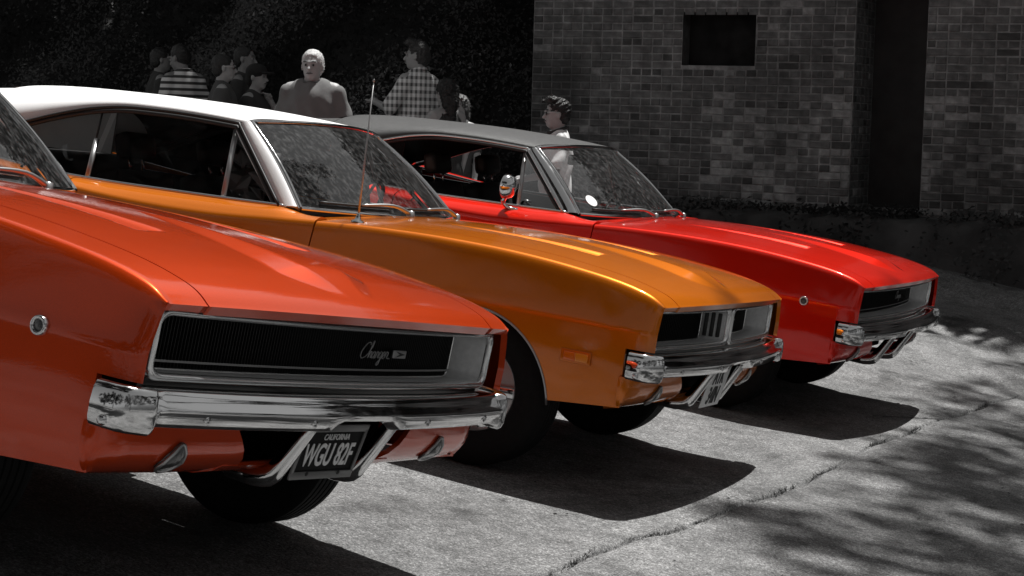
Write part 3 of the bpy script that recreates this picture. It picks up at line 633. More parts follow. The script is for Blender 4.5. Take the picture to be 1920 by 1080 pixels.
    # rear glass, deck, tail
    g = MB(); g.grid(np.array([[(x, y, z+.03*(1-(y/.46)**2)) for y in np.linspace(-.44, .44, 9)] for x, z in ((-3.775, 1.262), (-4.15, 1.12), (-4.55, .965))])); g.build('rear_window', M['sideglass'], root, center=CTR)
    yy = np.linspace(-.75, .75, 31); MB().grid(np.array([np.c_[np.full(31, x), yy, float(zBelt(x))+.012*(1-(yy/.75)**2)-(.0 if x > -5.2 else .0)] for x in np.linspace(-4.5, -5.235, 14)])).build('trunk_lid', P, root, center=CTR, flange=.02)
    mb = MB(); yy = np.linspace(-.90, .90, 41); mb.grid(np.array([[(-5.25+.02*(y/.9)**2+dx, y, z) for y in yy] for z, dx in ((.915, 0), (.86, -.02), (.7, .02), (.56, .03), (.4, .12))])); mb.build('tail_panel', P, root, center=CTR, flange=.01)
    mb = MB(); mb.grid(np.array([[(-5.25+o+.1*(y/.95)**4, y, z) for y in np.linspace(-.95, .95, 31)] for o, z in ((.05, .6), (-.05, .59), (-.07, .54), (-.05, .47), (.05, .46))])); mb.build('rear_bumper', M['chrome'], root, center=CTR)
    for s in (-1, 1):
        mb = MB(); mb.box((-5.262, s*.5, .77), (.02, .55, .09), ch=.006); mb.build('tail_lamp', mat('tail_lens', (.3, .005, .005), .15) if 'tail_lens' not in bpy.data.materials else bpy.data.materials['tail_lens'], root)
    # ---- grille
    xr_ = lambda y: xlead(y)-.030-.008*(np.abs(y)/.86)**10
    zt0, zb0_ = .806+dz*.8, .632+dz*.2
    def rrect(y0, y1, z0, z1, r, k=6):
        pts = []
        for cy, cz, a0 in ((y1-r, z1-r, 0), (y0+r, z1-r, 90), (y0+r, z0+r, 180), (y1-r, z0+r, 270)):
            for t in np.linspace(0, 90, k): q = R(a0+t); pts.append((cy+r*math.cos(q), cz+r*math.sin(q)))
        # densify long edges so that the loop follows the bowed nose
        out = []
        for i in range(len(pts)):
            p, q = np.array(pts[i]), np.array(pts[(i+1) % len(pts)]); n = max(1, int(np.linalg.norm(q-p)/.05))
            out += [tuple(p+(q-p)*t) for t in np.linspace(0, 1, n, endpoint=False)]
        return out
    if spec['split']: holes = [(-.862, -.012, -.80, -.055, 1), (.012, .862, .055, .80, -1)]
    else: holes = [(-.862, .862, -.80, .80, 0)]
    for y0, y1, i0, i1, sp in holes:
        lo = rrect(y0, y1, zb0_, zt0, .035); li = rrect(i0, i1, zb0_+.022, zt0-.014, .02)
        n = len(lo)
        cy = (y0+y1)/2; cz = (zt0+zb0_)/2; hw = (y1-y0)/2; hh = (zt0-zb0_)/2
        def ringat(sh, dx): return [(float(xr_(y))+dx, cy+(y-cy)*(1-sh/hw), cz+(z-cz)*(1-sh/hh)) for y, z in lo]
        mb = MB(); mb.grid(np.array([ringat(-.004, -.02), ringat(-.004, -.002), ringat(.003, .006), ringat(.010, .007), ringat(.016, .001), ringat(.017, -.012)]), closed_v=True)
        sur = mb.build('grille_surround', M['bright'], root, angle=50)
        # funnel to the recessed grille
        xg = lambda y: float(xr_(y))-.125
        inner = []
        for (y, z) in lo:
            fy = (y-y0)/(y1-y0); fz = (z-zb0_)/(zt0-zb0_); inner.append((xg(i0+(i1-i0)*fy), i0+(i1-i0)*fy, zb0_+.006+(zt0-zb0_-.014)*fz))
        o = ringat(.015, -.008); mid = [tuple(np.array(p)*.35+np.array(q)*.65) for p, q in zip(o, inner)]
        mid = [(p[0]+.004, p[1], p[2]) for p in mid]
        mb = MB(); mb.grid(np.array([o, mid, inner]), closed_v=True); mb.build('headlamp_recess', M['argent'], root, angle=40)
        mb = MB(); mb.tube(np.array(inner+[inner[0]])+np.array([.004, 0, 0]), .006, 6, cap=False, up=(1, 0, 0)); 
        ys_ = np.linspace(i0, i1, 24); pl = MB(); pl.grid(np.array([[(xg(y)-.012, y, z) for y in ys_] for z in (zb0_+.002, zt0-.006)])); gp = pl.build('grille', M['deep'], root, center=CTR)
        mb.build('grille_trim', M['bright'], gp)
        fn = MB(); pitch = .0125 if not spec['split'] else .02
        for y in np.arange(i0+.006, i1-.004, pitch):
            fn.box((xg(y)-.002, y, cz), (.018, .0022, (zt0-zb0_-.02)))
        for zz in np.linspace(zb0_+.03, zt0-.025, 7): fn.grid(np.array([[(xg(y)+.001-.01*k, y, zz+.0008*k) for y in ys_] for k in (0, 1)]))
        fo = fn.build('grille_fins', M['black'], gp, smooth=False); fo['kind'] = 'stuff'
        if not sp:
            fn = MB(); fn.grid(np.array([[(xg(y)+.012, y, zz) for y in ys_] for zz in (zb0_+.026, zb0_+.032)])); fn.build('grille_bar', M['satin'], gp)
        if sp:    # three vents in the divider wall
            for k in range(3):
                t = .22+.24*k; ya_ = (i1 if sp > 0 else i0); yb_ = (y1 if sp > 0 else y0)
                y = ya_+(yb_-ya_)*t; x = xg(ya_)+(float(xr_(yb_))-.01-xg(ya_))*t
                dirv = np.array([float(xr_(yb_))-.01-xg(ya_), yb_-ya_, 0]); dirv /= np.linalg.norm(dirv); nv = np.array([dirv[1], -dirv[0], 0])*sp
                if nv[0] < 0: nv = -nv
                c = np.array([x, y, cz-.004])+nv*.010; mb = MB()
                rot = np.array([dirv, nv, [0, 0, 1]]).T
                mb.box(c, (.018, .014, .108), rot, ch=.003); mb.build('divider_vent', M['black'], sur)
    # dark lip between hood and grille, radiator bulkhead
    mb = MB(); yy = np.linspace(-.86, .86, 30); mb.grid(np.array([[(float(xlead(y))-o, y, z) for y in yy] for o, z in ((.040, zt0+.034), (.045, zt0+.004), (.15, zt0+.004))])); mb.build('hood_gap_seal', M['deep'], root)
    mb = MB(); mb.grid(np.array([[(float(xlead(y))-.012-o, y, z) for y in yy] for o, z in ((.046, zb0_-.002), (.05, zb0_-.012), (.055, .60), (.14, .595))])); mb.build('grille_sill', M['black'], root)
    # ---- badge script on the grille
    strokes = [[(1., .95), (.85, 1.15), (.45, 1.05), (.08, .62), (0, .25), (.25, 0), (.7, .1), (1., .35)], [(1., .35), (1.3, .85), (1.36, 1.2), (1.26, 1.22), (1.15, .7), (1.1, .0), (1.22, .4), (1.4, .5), (1.45, .3), (1.45, .05), (1.6, .1)],
               [(2., .42), (1.78, .5), (1.6, .25), (1.7, .02), (1.9, .15), (2.02, .48), (1.98, .05), (2.15, .08), (2.25, .45), (2.32, .5), (2.4, .42), (2.5, .45), (2.48, .1), (2.6, .06)],
               [(3., .42), (2.78, .5), (2.62, .25), (2.75, .02), (2.95, .2), (3., .48), (2.9, -.3), (2.7, -.5), (2.6, -.35), (3.05, .05), (3.35, .25), (3.4, .45), (3.25, .5), (3.12, .25), (3.25, 0), (3.5, .1), (3.6, .45), (3.68, .5), (3.78, .42), (3.9, .45), (3.86, .05), (4.25, .02)]]
    by, bz, bs = spec['badge']; mb = MB()
    for st in strokes:
        q = catmull([(p[0]+.28*p[1], p[1]) for p in st], 4)
        mb.tube([(float(xr_(by+bs*p[0]))-.100, by+bs*p[0], bz+bs*p[1]) for p in q], .0017*bs/.037, 5, up=(1, 0, 0))
    mb.build('script_badge', M['satin'], root)
    if spec['emblem'] == 'bar':
        y0 = by+bs*4.75; mb = MB(); mb.box((float(xr_(y0+.03))-.1, y0+.036, bz+.014), (.006, .075, .024), ch=.001); em = mb.build('emblem', M['satin'], root)
        mb = MB(); x = float(xr_(y0+.03))-.0962; mb.add([(x, y0+.01, bz+.024), (x, y0+.07, bz+.014), (x, y0+.01, bz+.004), (x, y0+.035, bz+.014)], [(0, 3, 1), (3, 2, 1)]); mb.build('emblem_arrow', M['ink'], em, smooth=False)
    elif spec['emblem'] == 'rt':
        yb = by+bs*5.3
        for st, o in (([(0, 0), (.3, 1.3)], 0), ([(.3, 1.3), (.9, 1.25), (.75, .75), (.2, .7)], 0), ([(.45, .7), (.7, 0)], 0), ([(.8, -.1), (1.5, 1.4)], 0), ([(1.3, 1.3), (2.2, 1.3)], 0), ([(1.75, 1.3), (1.5, 0)], 0)):
            mb = MB(); mb.tube([(float(xr_(yb))-.1, yb+bs*.9*p[0], bz+bs*.9*p[1]) for p in st], .0045, 5, up=(1, 0, 0)); mb.build('badge_letter', M['satin'], root)
    # ---- bumper
    xb = lambda y: .0-.085*(np.abs(y)/.93)**2.2
    path = [(-.208, -.980), (-.19, -.981), (-.165, -.979), (-.135, -.971), (-.112, -.955), (-.097, -.933)]+[(float(xb(y)), y) for y in [-.905, -.9, -.895, -.89, -.885]+list(np.linspace(-.88, .88, 59))+[.885, .89, .895, .9, .905]]+[(-.097, .933), (-.112, .955), (-.135, .971), (-.165, .979), (-.19, .981), (-.208, .980)]
    path = np.array(path); T = np.gradient(path, axis=0); T /= np.linalg.norm(T, axis=1)[:, None]; Nn = np.c_[T[:, 1], -T[:, 0]]
    pe = np.array([(-.045, .616), (-.020, .622), (-.006, .618), (.002, .603), (.006, .565), (.004, .530), (-.002, .514), (-.012, .507), (-.045, .505)])
    pm = np.array([(-.09, .617), (-.05, .6175), (-.034, .614), (-.026, .600), (-.018, .586), (-.001, .579), (.002, .571), (-.010, .532), (-.05, .521)])
    G = []
    for p, n_ in zip(path, Nn):
        k = sm(.8825, .8975, abs(p[1])); pr = pm*(1-k)+pe*k
        pr = pr.copy(); ct = .026*(1-sm(.13, .185, abs(p[1]+.03))); pr[6:, 1] += ct*np.array([.1, 1., 1.]); pr[:, 1] += spec['bz']; G.append([(p[0]+o*n_[0], p[1]+o*n_[1], z) for o, z in pr])
    mb = MB(); mb.grid(np.array(G))
    for e in (0, -1):
        o = len(mb.v); q = G[e]; mb.add(q, [tuple(range(len(q)))])
    bump = mb.build('bumper', M['chrome'], root, center=(-.6, 0, .54), angle=60)
    bzz = spec['bz']
    for (x, y, z, ax) in [(-.165, -.983, .53, 1), (-.165, .983, .53, 1)]:
        mb = MB(); mb.lathe([(.0001, y/abs(y)*.009), (.008, y/abs(y)*.008), (.0125, y/abs(y)*.002), (.014, -y/abs(y)*.004)], 14, np.array([x, y+.0*y, z+bzz]), 1); mb.build('bolt', M['chrome'], bump)
    for y in (-.30, .30, -.72, .72):
        mb = MB(); mb.lathe([(.0001, .004), (.008, .0035), (.012, .0)], 14, np.array([float(xb(y))-.002, y, .552+bzz]), 0); mb.build('bolt', M['chrome'], bump)
    mb = MB(); mb.lathe([(.0001, .03), (.008, .027), (.013, .012), (.013, -.01)], 12, np.array([-.115, -.82, .588+bzz]), 2); mb.build('bumper_stop', M['chrome'], bump)
    # guards sweep down and back
    for y in (-.21, .21):
        pth = np.array([(-.055, y, .566), (-.068, y, .545), (-.095, y, .50), (-.125, y, .447), (-.152, y, .400), (-.166, y, .378), (-.180, y, .365), (-.20, y, .358), (-.23, y, .352), (-.32, y, .346)])
        pth[:, 2] += bzz; rr = np.array([.010, .021, .024, .026, .028, .030, .030, .029, .027, .018]); mb = MB(); mb.tube(pth, rr, 14, up=(0, 1, 0), flat=.62); mb.build('bumper_guard', M['chrome'], root)
    # ---- front valance
    path = [(-.245, -.948), (-.232, -.947), (-.216, -.940), (-.202, -.925), (-.192, -.9)]+[(-.182+.05*(1-(y/.9)**2), y) for y in np.linspace(-.87, -.42, 13)]
    for s in (-1, 1):
        pth = np.array(path); T = np.gradient(pth, axis=0); T /= np.linalg.norm(T, axis=1)[:, None]; nn = np.c_[T[:, 1], -T[:, 0]]; G = []
        for i, (p, n_) in enumerate(zip(pth, nn)):
            k = sm(.95, .86, abs(p[1])); row = []
            for o, z in ((0, .512), (.0, .475), (-.004, .45), (-.02, .42), (-.055, .39), (-.105, .366), (-.16, .352)):
                o2 = o*(.25+.75*k); z = .512+(z-.512)*(.82+.18*k); row.append((p[0]+o2*n_[0], s*(p[1]+o2*n_[1]+(.10*k*(.475-z)/.12 if abs(p[1]) < .6 else 0)*sm(.6, .42, abs(p[1]))), z))
            G.append(row)
        MB().grid(np.array(G)).build('front_valance', P, root, center=(-.7, 0, .5), flange=.015)
        # teardrop lamp on the valance
        L = []; nL = 28
        for t in np.linspace(0, 2*np.pi, nL, endpoint=False):
            l = .5+.5*math.cos(t); wv = (.040*(1-l)+.014*l)*math.sin(t); L.append((l, wv))
        def onv(l, wv, out): zz = .388+.084*l; return (-.160+float(np.interp(zz, [.352, .366, .39, .42, .45, .475, .512], [-.16, -.105, -.055, -.02, -.004, 0, 0]))+out*.75, s*(.66)+wv, zz-out*.5)
        rim = [onv(l, wv*1.25+0, .010) for l, wv in L]; mb = MB(); mb.tube(np.array(rim+[rim[0]]), .0055, 6, cap=False, up=(.7, 0, -.7)); tl = mb.build('turn_lamp', M['satin'], root)
        c = onv(.45, 0, .022); r2 = [onv(l, wv*1.2, .012) for l, wv in L]; r3 = [tuple(np.array(p)*.5+np.array(c)*.5) for p in r2]; base_ = [onv(l, wv*1.2, -.02) for l, wv in L]; mb = MB(); mb.grid(np.array([base_, r2, r3]), closed_v=True); mb.add([c]+r3, [(0, i+1, (i+1) % nL+1) for i in range(nL)]); mb.build('lamp_lens', M['smoked'], tl)
        # side marker
        if spec['marker'] == 'round':
            y = float(Ys(-.425, .703)); c = np.array([-.425, s*y, .703]); mb = MB(); q = s
            mb.lathe([(.026, -q*.004), (.0255, q*.006), (.022, q*.010), (.0165, q*.008), (.0155, q*.001)], 28, c, 1); mk = mb.build('side_marker', M['chrome'], root)
            mb = MB(); mb.lathe([(.0158, q*.001), (.008, q*.006), (.0001, q*.007)], 20, c, 1); mb.build('lamp_lens', M['smoked'], mk)
        else:
            y = float(Ys(-.44, .556)); mb = MB(); mb.box((-.44, s*(y+.002), .556), (.135, .012, .056), ch=.004); mk = mb.build('side_marker', P, root)
            mb = MB(); mb.box((-.465, s*(y+.007), .556), (.05, .012, .036), ch=.003); mb.build('lamp_lens', mat('amber_dim', (.9, .17, .008), .15, coat=1) if 'amber_dim' not in bpy.data.materials else bpy.data.materials['amber_dim'], mk); mb = MB(); mb.box((-.412, s*(y+.007), .556), (.055, .012, .036), ch=.003); mb.build('lamp_lens', M['amber'], mk)
    mb = MB(); yy = np.linspace(-.42, .42, 21); mb.grid(np.array([[(-.19-o, y, z) for y in yy] for o, z in ((0, .395), (.03, .375), (.09, .355), (.2, .345))])); mb.build('lower_valance', P, root, center=(-.7, 0, .6), flange=.01)
    # ---- number plate
    pl = spec['plate']
    if pl:
        px, py, pz, tilt, pw, ph, kind = pl
        Mp = Matrix.Translation((px, py, pz)) @ Matrix.Rotation(R(tilt), 4, 'Y') @ Matrix(((0, 0, 1, 0), (1, 0, 0, 0), (0, 1, 0, 0), (0, 0, 0, 1)))
        mb = MB(); mb.box((0, 0, 0), (pw, ph, .004), ch=.0018); pb = mb.build('number_plate', M['plate_k'] if kind == 'k' else M['plate_w'], root, smooth=False); pb.data.transform(Mp)
        if kind == 'k':
            mb = MB()
            for c, sz in (((0, ph/2-.006, .003), (pw+.012, .022, .008)), ((0, -ph/2+.004, .003), (pw+.012, .024, .008)), ((-pw/2, 0, .003), (.012, ph-.02, .008)), ((pw/2, 0, .003), (.012, ph-.02, .008))): mb.box(c, sz, ch=.002)
            f_ = mb.build('plate_frame', M['plate_fr'], pb); f_.data.transform(Mp)
            text_mesh('plate_letters', 'CALIFORNIA', .026, M['plate_w'], pb, Mp @ Matrix.Translation((.012, .042, .0035)), .88)
            text_mesh('plate_letters', 'WGU 82F', .094, M['plate_w'], pb, Mp @ Matrix.Translation((.0, -.014, .0035)), .62, bold=.0016)
            for xx in (-.08, .08):
                mb = MB(); mb.lathe([(.0001, .004), (.005, .003), (.007, 0)], 10, np.array([xx, -.066, .007]), 2); b = mb.build('plate_screw', M['ink'], pb); b.data.transform(Mp)
        else:
            text_mesh('plate_letters', 'ATK', .115, M['ink'], pb, Mp @ Matrix.Translation((.0, .046, .0035)), .66, bold=.0014)
            text_mesh('plate_letters', '34IN', .115, M['ink'], pb, Mp @ Matrix.Translation((.0, -.048, .0035)), .66, bold=.0014)
    # ---- wheels
    for wx, wy in ((WFX, .775), (WRX, .775)):
        for s in (-1, 1):
            c = np.array([wx, s*wy, TR]); wh = empty('wheel'); wh.parent = root; q = s
            prof = [(.19, -.085), (.25, -.102), (.305, -.098), (.325, -.085), (.333, -.07)]
            for k in range(5):
                y0 = -.066+k*.028; prof += [(.336, y0), (.336, y0+.019), (.328, y0+.0205), (.328, y0+.0265)]
            prof = prof[:-2]+[(.333, .07), (.325, .085), (.305, .098), (.25, .102), (.19, .085)]
            mb = MB(); mb.lathe(prof, 56, c, 1); ty = mb.build('tyre', M['rubber'], wh, angle=35)
            mb = MB(); mb.lathe([(.195, -.08*q), (.193, .07*q), (.186, .085*q), (.178, .075*q), (.17, .04*q), (.05, .05*q), (.045, .07*q), (.0001, .072*q)], 40, c, 1); rm = mb.build('rim', M['satin'], wh, angle=40)
            for k in range(5):
                an = k*2*math.pi/5; mb = MB(); mb.box(c+np.array([.115*math.cos(an), .058*q, .115*math.sin(an)]), (.13, .03, .05), np.array([[math.cos(an), 0, -math.sin(an)], [0, 1, 0], [math.sin(an), 0, math.cos(an)]]), ch=.008); mb.build('spoke', M['chrome'], rm)
    # ---- underbody, cabin
    mb = MB(); mb.box((-.62, 0, .57), (.52, 1.24, .42)); mb.box((-2.85, 0, .335), (3.6, 1.22, .12)); mb.box((-4.75, 0, .6), (.9, 1.4, .5)); mb.box((-2.5, .80, .335), (2.1, .26, .12)); mb.box((-2.5, -.80, .335), (2.1, .26, .12)); mb.box((-1.42, 0, .6), (.3, 1.7, .5))
    mb.box((-.905, 0, .33), (.09, 1.4, .07)); mb.box((-3.877, 0, .33), (.1, 1.4, .1)); mb.box((-4.0, 0, .6), (.9, 1.3, .5)); mb.build('underbody', M['deep'], root, smooth=False)
    mb = MB(); mb.tube([(-.52, -.5, .36), (-.54, -.2, .345), (-.56, .2, .342), (-.54, .5, .36)], .012, 6); mb.tube([(-.82, -.66, .30), (-.8, -.4, .28), (-.8, .4, .28), (-.82, .66, .30)], .018, 6); mb.build('anti_roll_bar', M['black'], root)
    IT = M['trim']
    for s in (-1, 1): mb = MB(); mb.box((-2.75, s*.775, .66), (2.05, .02, .48)); mb.build('door_lining', IT, root, smooth=False)
    yy = np.linspace(-.74, .74, 31); mb = MB(); mb.grid(np.array([[(-1.80-.10*(abs(y)/.74)**2-o, y, z) for y in yy] for o, z in ((0, .915), (.06, .945), (.16, .952), (.24, .94), (.27, .90), (.27, .72), (.22, .6))])); mb.build('dashboard', M['trim2'], root, center=(-2.6, 0, .4))
    for yc in (-.36, .36):
        st = empty('front_seat'); st.parent = root
        mb = MB(); mb.box((-2.68, yc, .55), (.52, .52, .16), ch=.05); mb.build('seat_cushion', IT, st)
        mb = MB(); mb.box((-3.02, yc, .73), (.14, .52, .46), np.array(Matrix.Rotation(R(-14), 3, 'Y')), ch=.055); mb.build('seat_back', IT, st)
        if spec['headrest']:
            mb = MB(); mb.box((-3.09, yc, 1.07), (.09, .25, .13), np.array(Matrix.Rotation(R(-14), 3, 'Y')), ch=.035); mb.build('headrest', IT, st)
            mb = MB()
            for d in (-.06, .06): mb.tube([(-3.06, yc+d, .93), (-3.08, yc+d, 1.03)], .006, 6)
            mb.build('headrest_post', M['chrome'], st)
    mb = MB(); mb.box((-3.5, 0, .55), (.5, 1.3, .16), ch=.05); mb.box((-3.78, 0, .76), (.16, 1.3, .42), ch=.05); mb.build('rear_seat', IT, root)
    mb = MB(); mb.box((-4.12, 0, .93), (.6, 1.2, .02)); mb.build('parcel_shelf', IT, root)
    sy = .36
    t = np.linspace(0, 2*np.pi, 41); Mt = np.array(Matrix.Rotation(R(-62), 3, 'Y')); ringp = np.array([(.19*math.cos(q), .19*math.sin(q), 0) for q in t]) @ Mt.T+np.array([-2.22, sy, .90]); mb = MB(); mb.tube(ringp, .011, 8, cap=False); sw = mb.build('steering_wheel', M['black'], root)
    mb = MB()
    for q in (0, 2.1, 4.2): mb.tube([np.array([-2.22, sy, .9]), np.array((.19*math.cos(q), .19*math.sin(q), 0)) @ Mt.T+np.array([-2.22, sy, .9])], .008, 6)
    mb.tube([(-2.22, sy, .9), (-1.95, sy, .76)], .025, 8); mb.build('steering_spoke', M['satin'], sw)
    mb = MB(); mb.box((-2.30, 0, 1.215), (.03, .24, .065), ch=.012); mb.tube([(-2.28, 0, 1.235), (-2.24, 0, 1.29)], .006, 6); mb.build('rear_view_mirror', M['black'], root)
    # ---- wipers
    for y0, y1 in ((-.18, -.66), (.42, -.10)):
        def wsp(y, t): # point on windscreen at lateral y and height t
            r_ = WS[int(t*15)]; return np.array([np.interp(y, r_[:, 1], r_[:, 0]), y, np.interp(y, r_[:, 1], r_[:, 2])])
        piv = np.array([float(wsx(y0))+.055, y0, float(Zt(float(wsx(y0))+.055, y0))]); ym = (y0+y1)/2-.03
        pts = [piv+np.array([0, 0, .012]), piv*.6+wsp(ym, .1)*.4+np.array([.01, 0, .035]), wsp(ym, .10)+np.array([.012, 0, .012])]
        mb = MB(); mb.tube(catmull(pts, 5), np.linspace(.011, .006, 11), 6); mb.lathe([(.0001, .03), (.016, .026), (.02, .0)], 12, piv, 2); wi = mb.build('wiper', M['satin'], root)
        ys2 = np.linspace(ym-.23, ym+.23, 12); mb = MB(); mb.tube([wsp(y, .075)+np.array([.008, 0, .008]) for y in ys2], .0065, 6); mb.build('wiper_blade', M['rubber2'], wi)
    if spec['antenna']:
        b = np.array([-1.60, -.80, float(Zt(-1.60, -.80))]); mb = MB(); mb.lathe([(.03, 0), (.028, .006), (.014, .012), (.009, .03), (.006, .04), (.0001, .042)], 16, b, 2); an = mb.build('antenna', M['chrome'], root)
        mb = MB(); mb.tube([b+np.array([0, 0, .03]), b+np.array([-.02, .02, .30]), b+np.array([-.045, .045, .62])], [.0048, .004, .0026], 6); mb.lathe([(.0001, .008), (.005, .004), (.005, -.004), (.0001, -.008)], 8, b+np.array([-.045, .045, .62]), 2); mb.build('antenna_mast', M['satin'], an)
    if spec['mirror']:
        b = np.array([-2.33, -.865, .915]); mi = MB(); mi.tube(catmull([b+np.array([.06, .02, -.01]), b+np.array([0, 0, .0]), b+np.array([-.02, -.03, .03]), b+np.array([.01, -.05, .07])], 4), np.linspace(.018, .014, 13), 8, flat=.7); mo = mi.build('door_mirror', M['chrome'], root)
        mb = MB(); cM = b+np.array([.015, -.06, .125]); prof = [(.0001, .055), (.036, .050), (.06, .03), (.073, .0), (.075, -.02), (.068, -.026), (.0001, -.022)]
        mb.lathe(prof, 24, cM, 0); mb.build('mirror_shell', M['chrome'], mo)
    if spec['permit']:
        p = WS[2, 3]*.55+WS[4, 4]*.45; nrm = np.cross(WS[3, 5]-WS[2, 3], WS[5, 4]-WS[2, 3]); nrm /= np.linalg.norm(nrm); nrm = nrm if nrm[0] > 0 else -nrm
        u_ = np.cross(nrm, (0, 0, 1)); u_ /= np.linalg.norm(u_); v_ = np.cross(nrm, u_); t = np.linspace(0, 2*np.pi, 24, endpoint=False)
        mb = MB(); mb.add([p+nrm*.004+.042*(u_*math.cos(q)+v_*math.sin(q)) for q in t], [tuple(range(24))]); mb.build('windscreen_disc', M['plate_w'], root, smooth=False)
    return root
P1 = paint('paint_burnt_orange', (.60, .052, .004)); P2 = paint('paint_gold_orange', (.70, .172, .004)); P3 = paint('paint_red', (.80, .014, .002))
build_car(dict(label='nearest burnt orange coupe with a full width black grille and black plate', paint=P1, roof=M['vinyl_b'], pose=(-.0407, -3.57, -.087417, .009448, -.077189, .104548), dz=.004, bz=.0, split=False, marker='round', arch=False, pillar=False, rail=True,
               glass_up=True, badge=(.155, .70, .041), emblem='bar', plate=(-.112, -.042, .450, 11, .302, .152, 'k'), antenna=False, mirror=False, permit=False, headrest=False))
build_car(dict(label='golden orange coupe with a white roof and split grille, middle of the three', paint=P2, roof=M['vinyl_w'], pose=(0, 0, 0, .0406, -.02362), dz=-.010, bz=.0, split=True, marker='rect', arch=True, pillar=True, rail=False,
               glass_up=True, badge=(.235, .68, .026), emblem='rt', plate=(-.125, .03, .435, 12, .28, .20, 'w'), antenna=True, mirror=False, permit=False, headrest=True))
build_car(dict(label='red coupe with a black roof and door mirror, farthest of the three', paint=P3, roof=M['vinyl_b'], pose=(.12907, 3.08789, -.02946, .03608, .01051), dz=.002, bz=.0, split=False, marker='round', arch=False, pillar=False, rail=True,
               glass_up=False, badge=(.17, .70, .037), emblem='', plate=None, antenna=False, mirror=True, permit=True, headrest=True))
# ------------------------------------------------------------------ people
def surface_nets(D, org, h):
    nx, ny, nz_ = D.shape; s = D < 0
    def sub(a, i, j, k): return a[i:nx-1+i, j:ny-1+j, k:nz_-1+k]
    cs = [(i, j, k) for i in (0, 1) for j in (0, 1) for k in (0, 1)]
    tot = np.zeros((nx-1, ny-1, nz_-1), np.int8)
    for a in cs: tot += sub(s, *a)
    m = (tot > 0) & (tot < 8); I = np.argwhere(m); ids = -np.ones(m.shape, int); ids[m] = np.arange(len(I)); acc = np.zeros((len(I), 3)); cnt = np.zeros(len(I))
    val = {a: D[I[:, 0]+a[0], I[:, 1]+a[1], I[:, 2]+a[2]] for a in cs}
    for a in cs:
        for ax in range(3):
            if a[ax] == 0:
                b = list(a); b[ax] = 1; da, db = val[a], val[tuple(b)]; cr_ = (da < 0) != (db < 0); t_ = np.where(cr_, da/np.where(cr_, da-db, 1), 0)
                pos = np.tile(np.array(a, float), (len(I), 1)); pos[:, ax] += t_; acc += pos*cr_[:, None]; cnt += cr_
    V = (I+acc/cnt[:, None])*h+org; F = []
    for ax in range(3):
        o = [q for q in range(3) if q != ax]; sl0 = [slice(1, -1)]*3; sl0[ax] = slice(0, -1); sl1 = [slice(1, -1)]*3; sl1[ax] = slice(1, None)
        a, b = s[tuple(sl0)], s[tuple(sl1)]; E_ = np.argwhere(a != b)
        if not len(E_): continue
        fl = a[tuple(E_.T)]; E_ = E_.copy(); E_[:, o[0]] += 1; E_[:, o[1]] += 1
        def c(d0, d1): q = E_.copy(); q[:, o[0]] += d0; q[:, o[1]] += d1; return ids[tuple(q.T)]
        Q = np.stack([c(-1, -1), c(0, -1), c(0, 0), c(-1, 0)], 1)
        if ax == 1: fl = ~fl
        Q[~fl] = Q[~fl][:, ::-1]; F.append(Q)
    return V, np.concatenate(F)
class SDF:
    def __init__(s, lo, hi, h=.0095):
        s.h = h; s.lo = np.array(lo, float); n = np.ceil((np.array(hi)-s.lo)/h).astype(int)+1
        s.X = [s.lo[i]+h*np.arange(n[i]) for i in range(3)]; s.D = np.full(n, .3)
    def _box(s, lo, hi):
        sl_ = tuple(slice(max(0, int((lo[i]-s.lo[i])/s.h)), max(1, int((hi[i]-s.lo[i])/s.h)+2)) for i in range(3))
        g = np.meshgrid(*[s.X[i][sl_[i]] for i in range(3)], indexing='ij'); return sl_, np.stack(g, -1)
    def _un(s, sl_, d, k):
        a = s.D[sl_]
        if k > 0: hh = np.clip(.5+.5*(a-d)/k, 0, 1); s.D[sl_] = a*(1-hh)+d*hh-k*hh*(1-hh)
        else: s.D[sl_] = np.minimum(a, d)
    def cap(s, a, b, ra, rb, k=.03, flat=None):
        a = np.array(a, float); b = np.array(b, float); pad = max(ra, rb)*1.3+.06; sl_, p_ = s._box(np.minimum(a, b)-pad, np.maximum(a, b)+pad)
        ba = b-a; t_ = np.clip(((p_-a) @ ba)/(ba @ ba+1e-9), 0, 1); q = p_-a-t_[..., None]*ba
        if flat is not None: q = q/np.array(flat)
        s._un(sl_, np.linalg.norm(q, axis=-1)-(ra+(rb-ra)*t_), k); return s
    def ell(s, c, r, k=.02, sub=False):
        c = np.array(c, float); r = np.array(r, float); sl_, p_ = s._box(c-r-.06, c+r+.06); q = p_-c; k0 = np.linalg.norm(q/r, axis=-1); k1 = np.linalg.norm(q/(r*r), axis=-1)
        d = k0*(k0-1)/(k1+1e-9)
        if sub: s.D[sl_] = np.maximum(s.D[sl_], -d)
        else: s._un(sl_, d, k)
        return s
    def cut(s, n, o):      # keep the half space n.p < o
        g = n[0]*s.X[0][:, None, None]+n[1]*s.X[1][None, :, None]+n[2]*s.X[2][None, None, :]; s.D = np.maximum(s.D, (g-o)*1.0); return s
    def mesh(s, name, m, parent):
        V, F = surface_nets(s.D, s.lo, s.h); return fast(name, V, F, m, parent, smooth=True)
skin_a = mat('skin_pale', .38, .5, noise=.08, nscale=30); skin_b = mat('skin_tan', .34, .5, noise=.08, nscale=30); skin_c = mat('skin_dark', .2, .5, noise=.1, nscale=30)
hair_k = mat('hair_black', .012, .42, noise=.5, nscale=90, bump=.6, bscale=140); hair_g = mat('hair_grey', .55, .5, noise=.35, nscale=80, bump=.6, bscale=140); hair_b = mat('hair_brown', .05, .45, noise=.5, nscale=90, bump=.6, bscale=140)
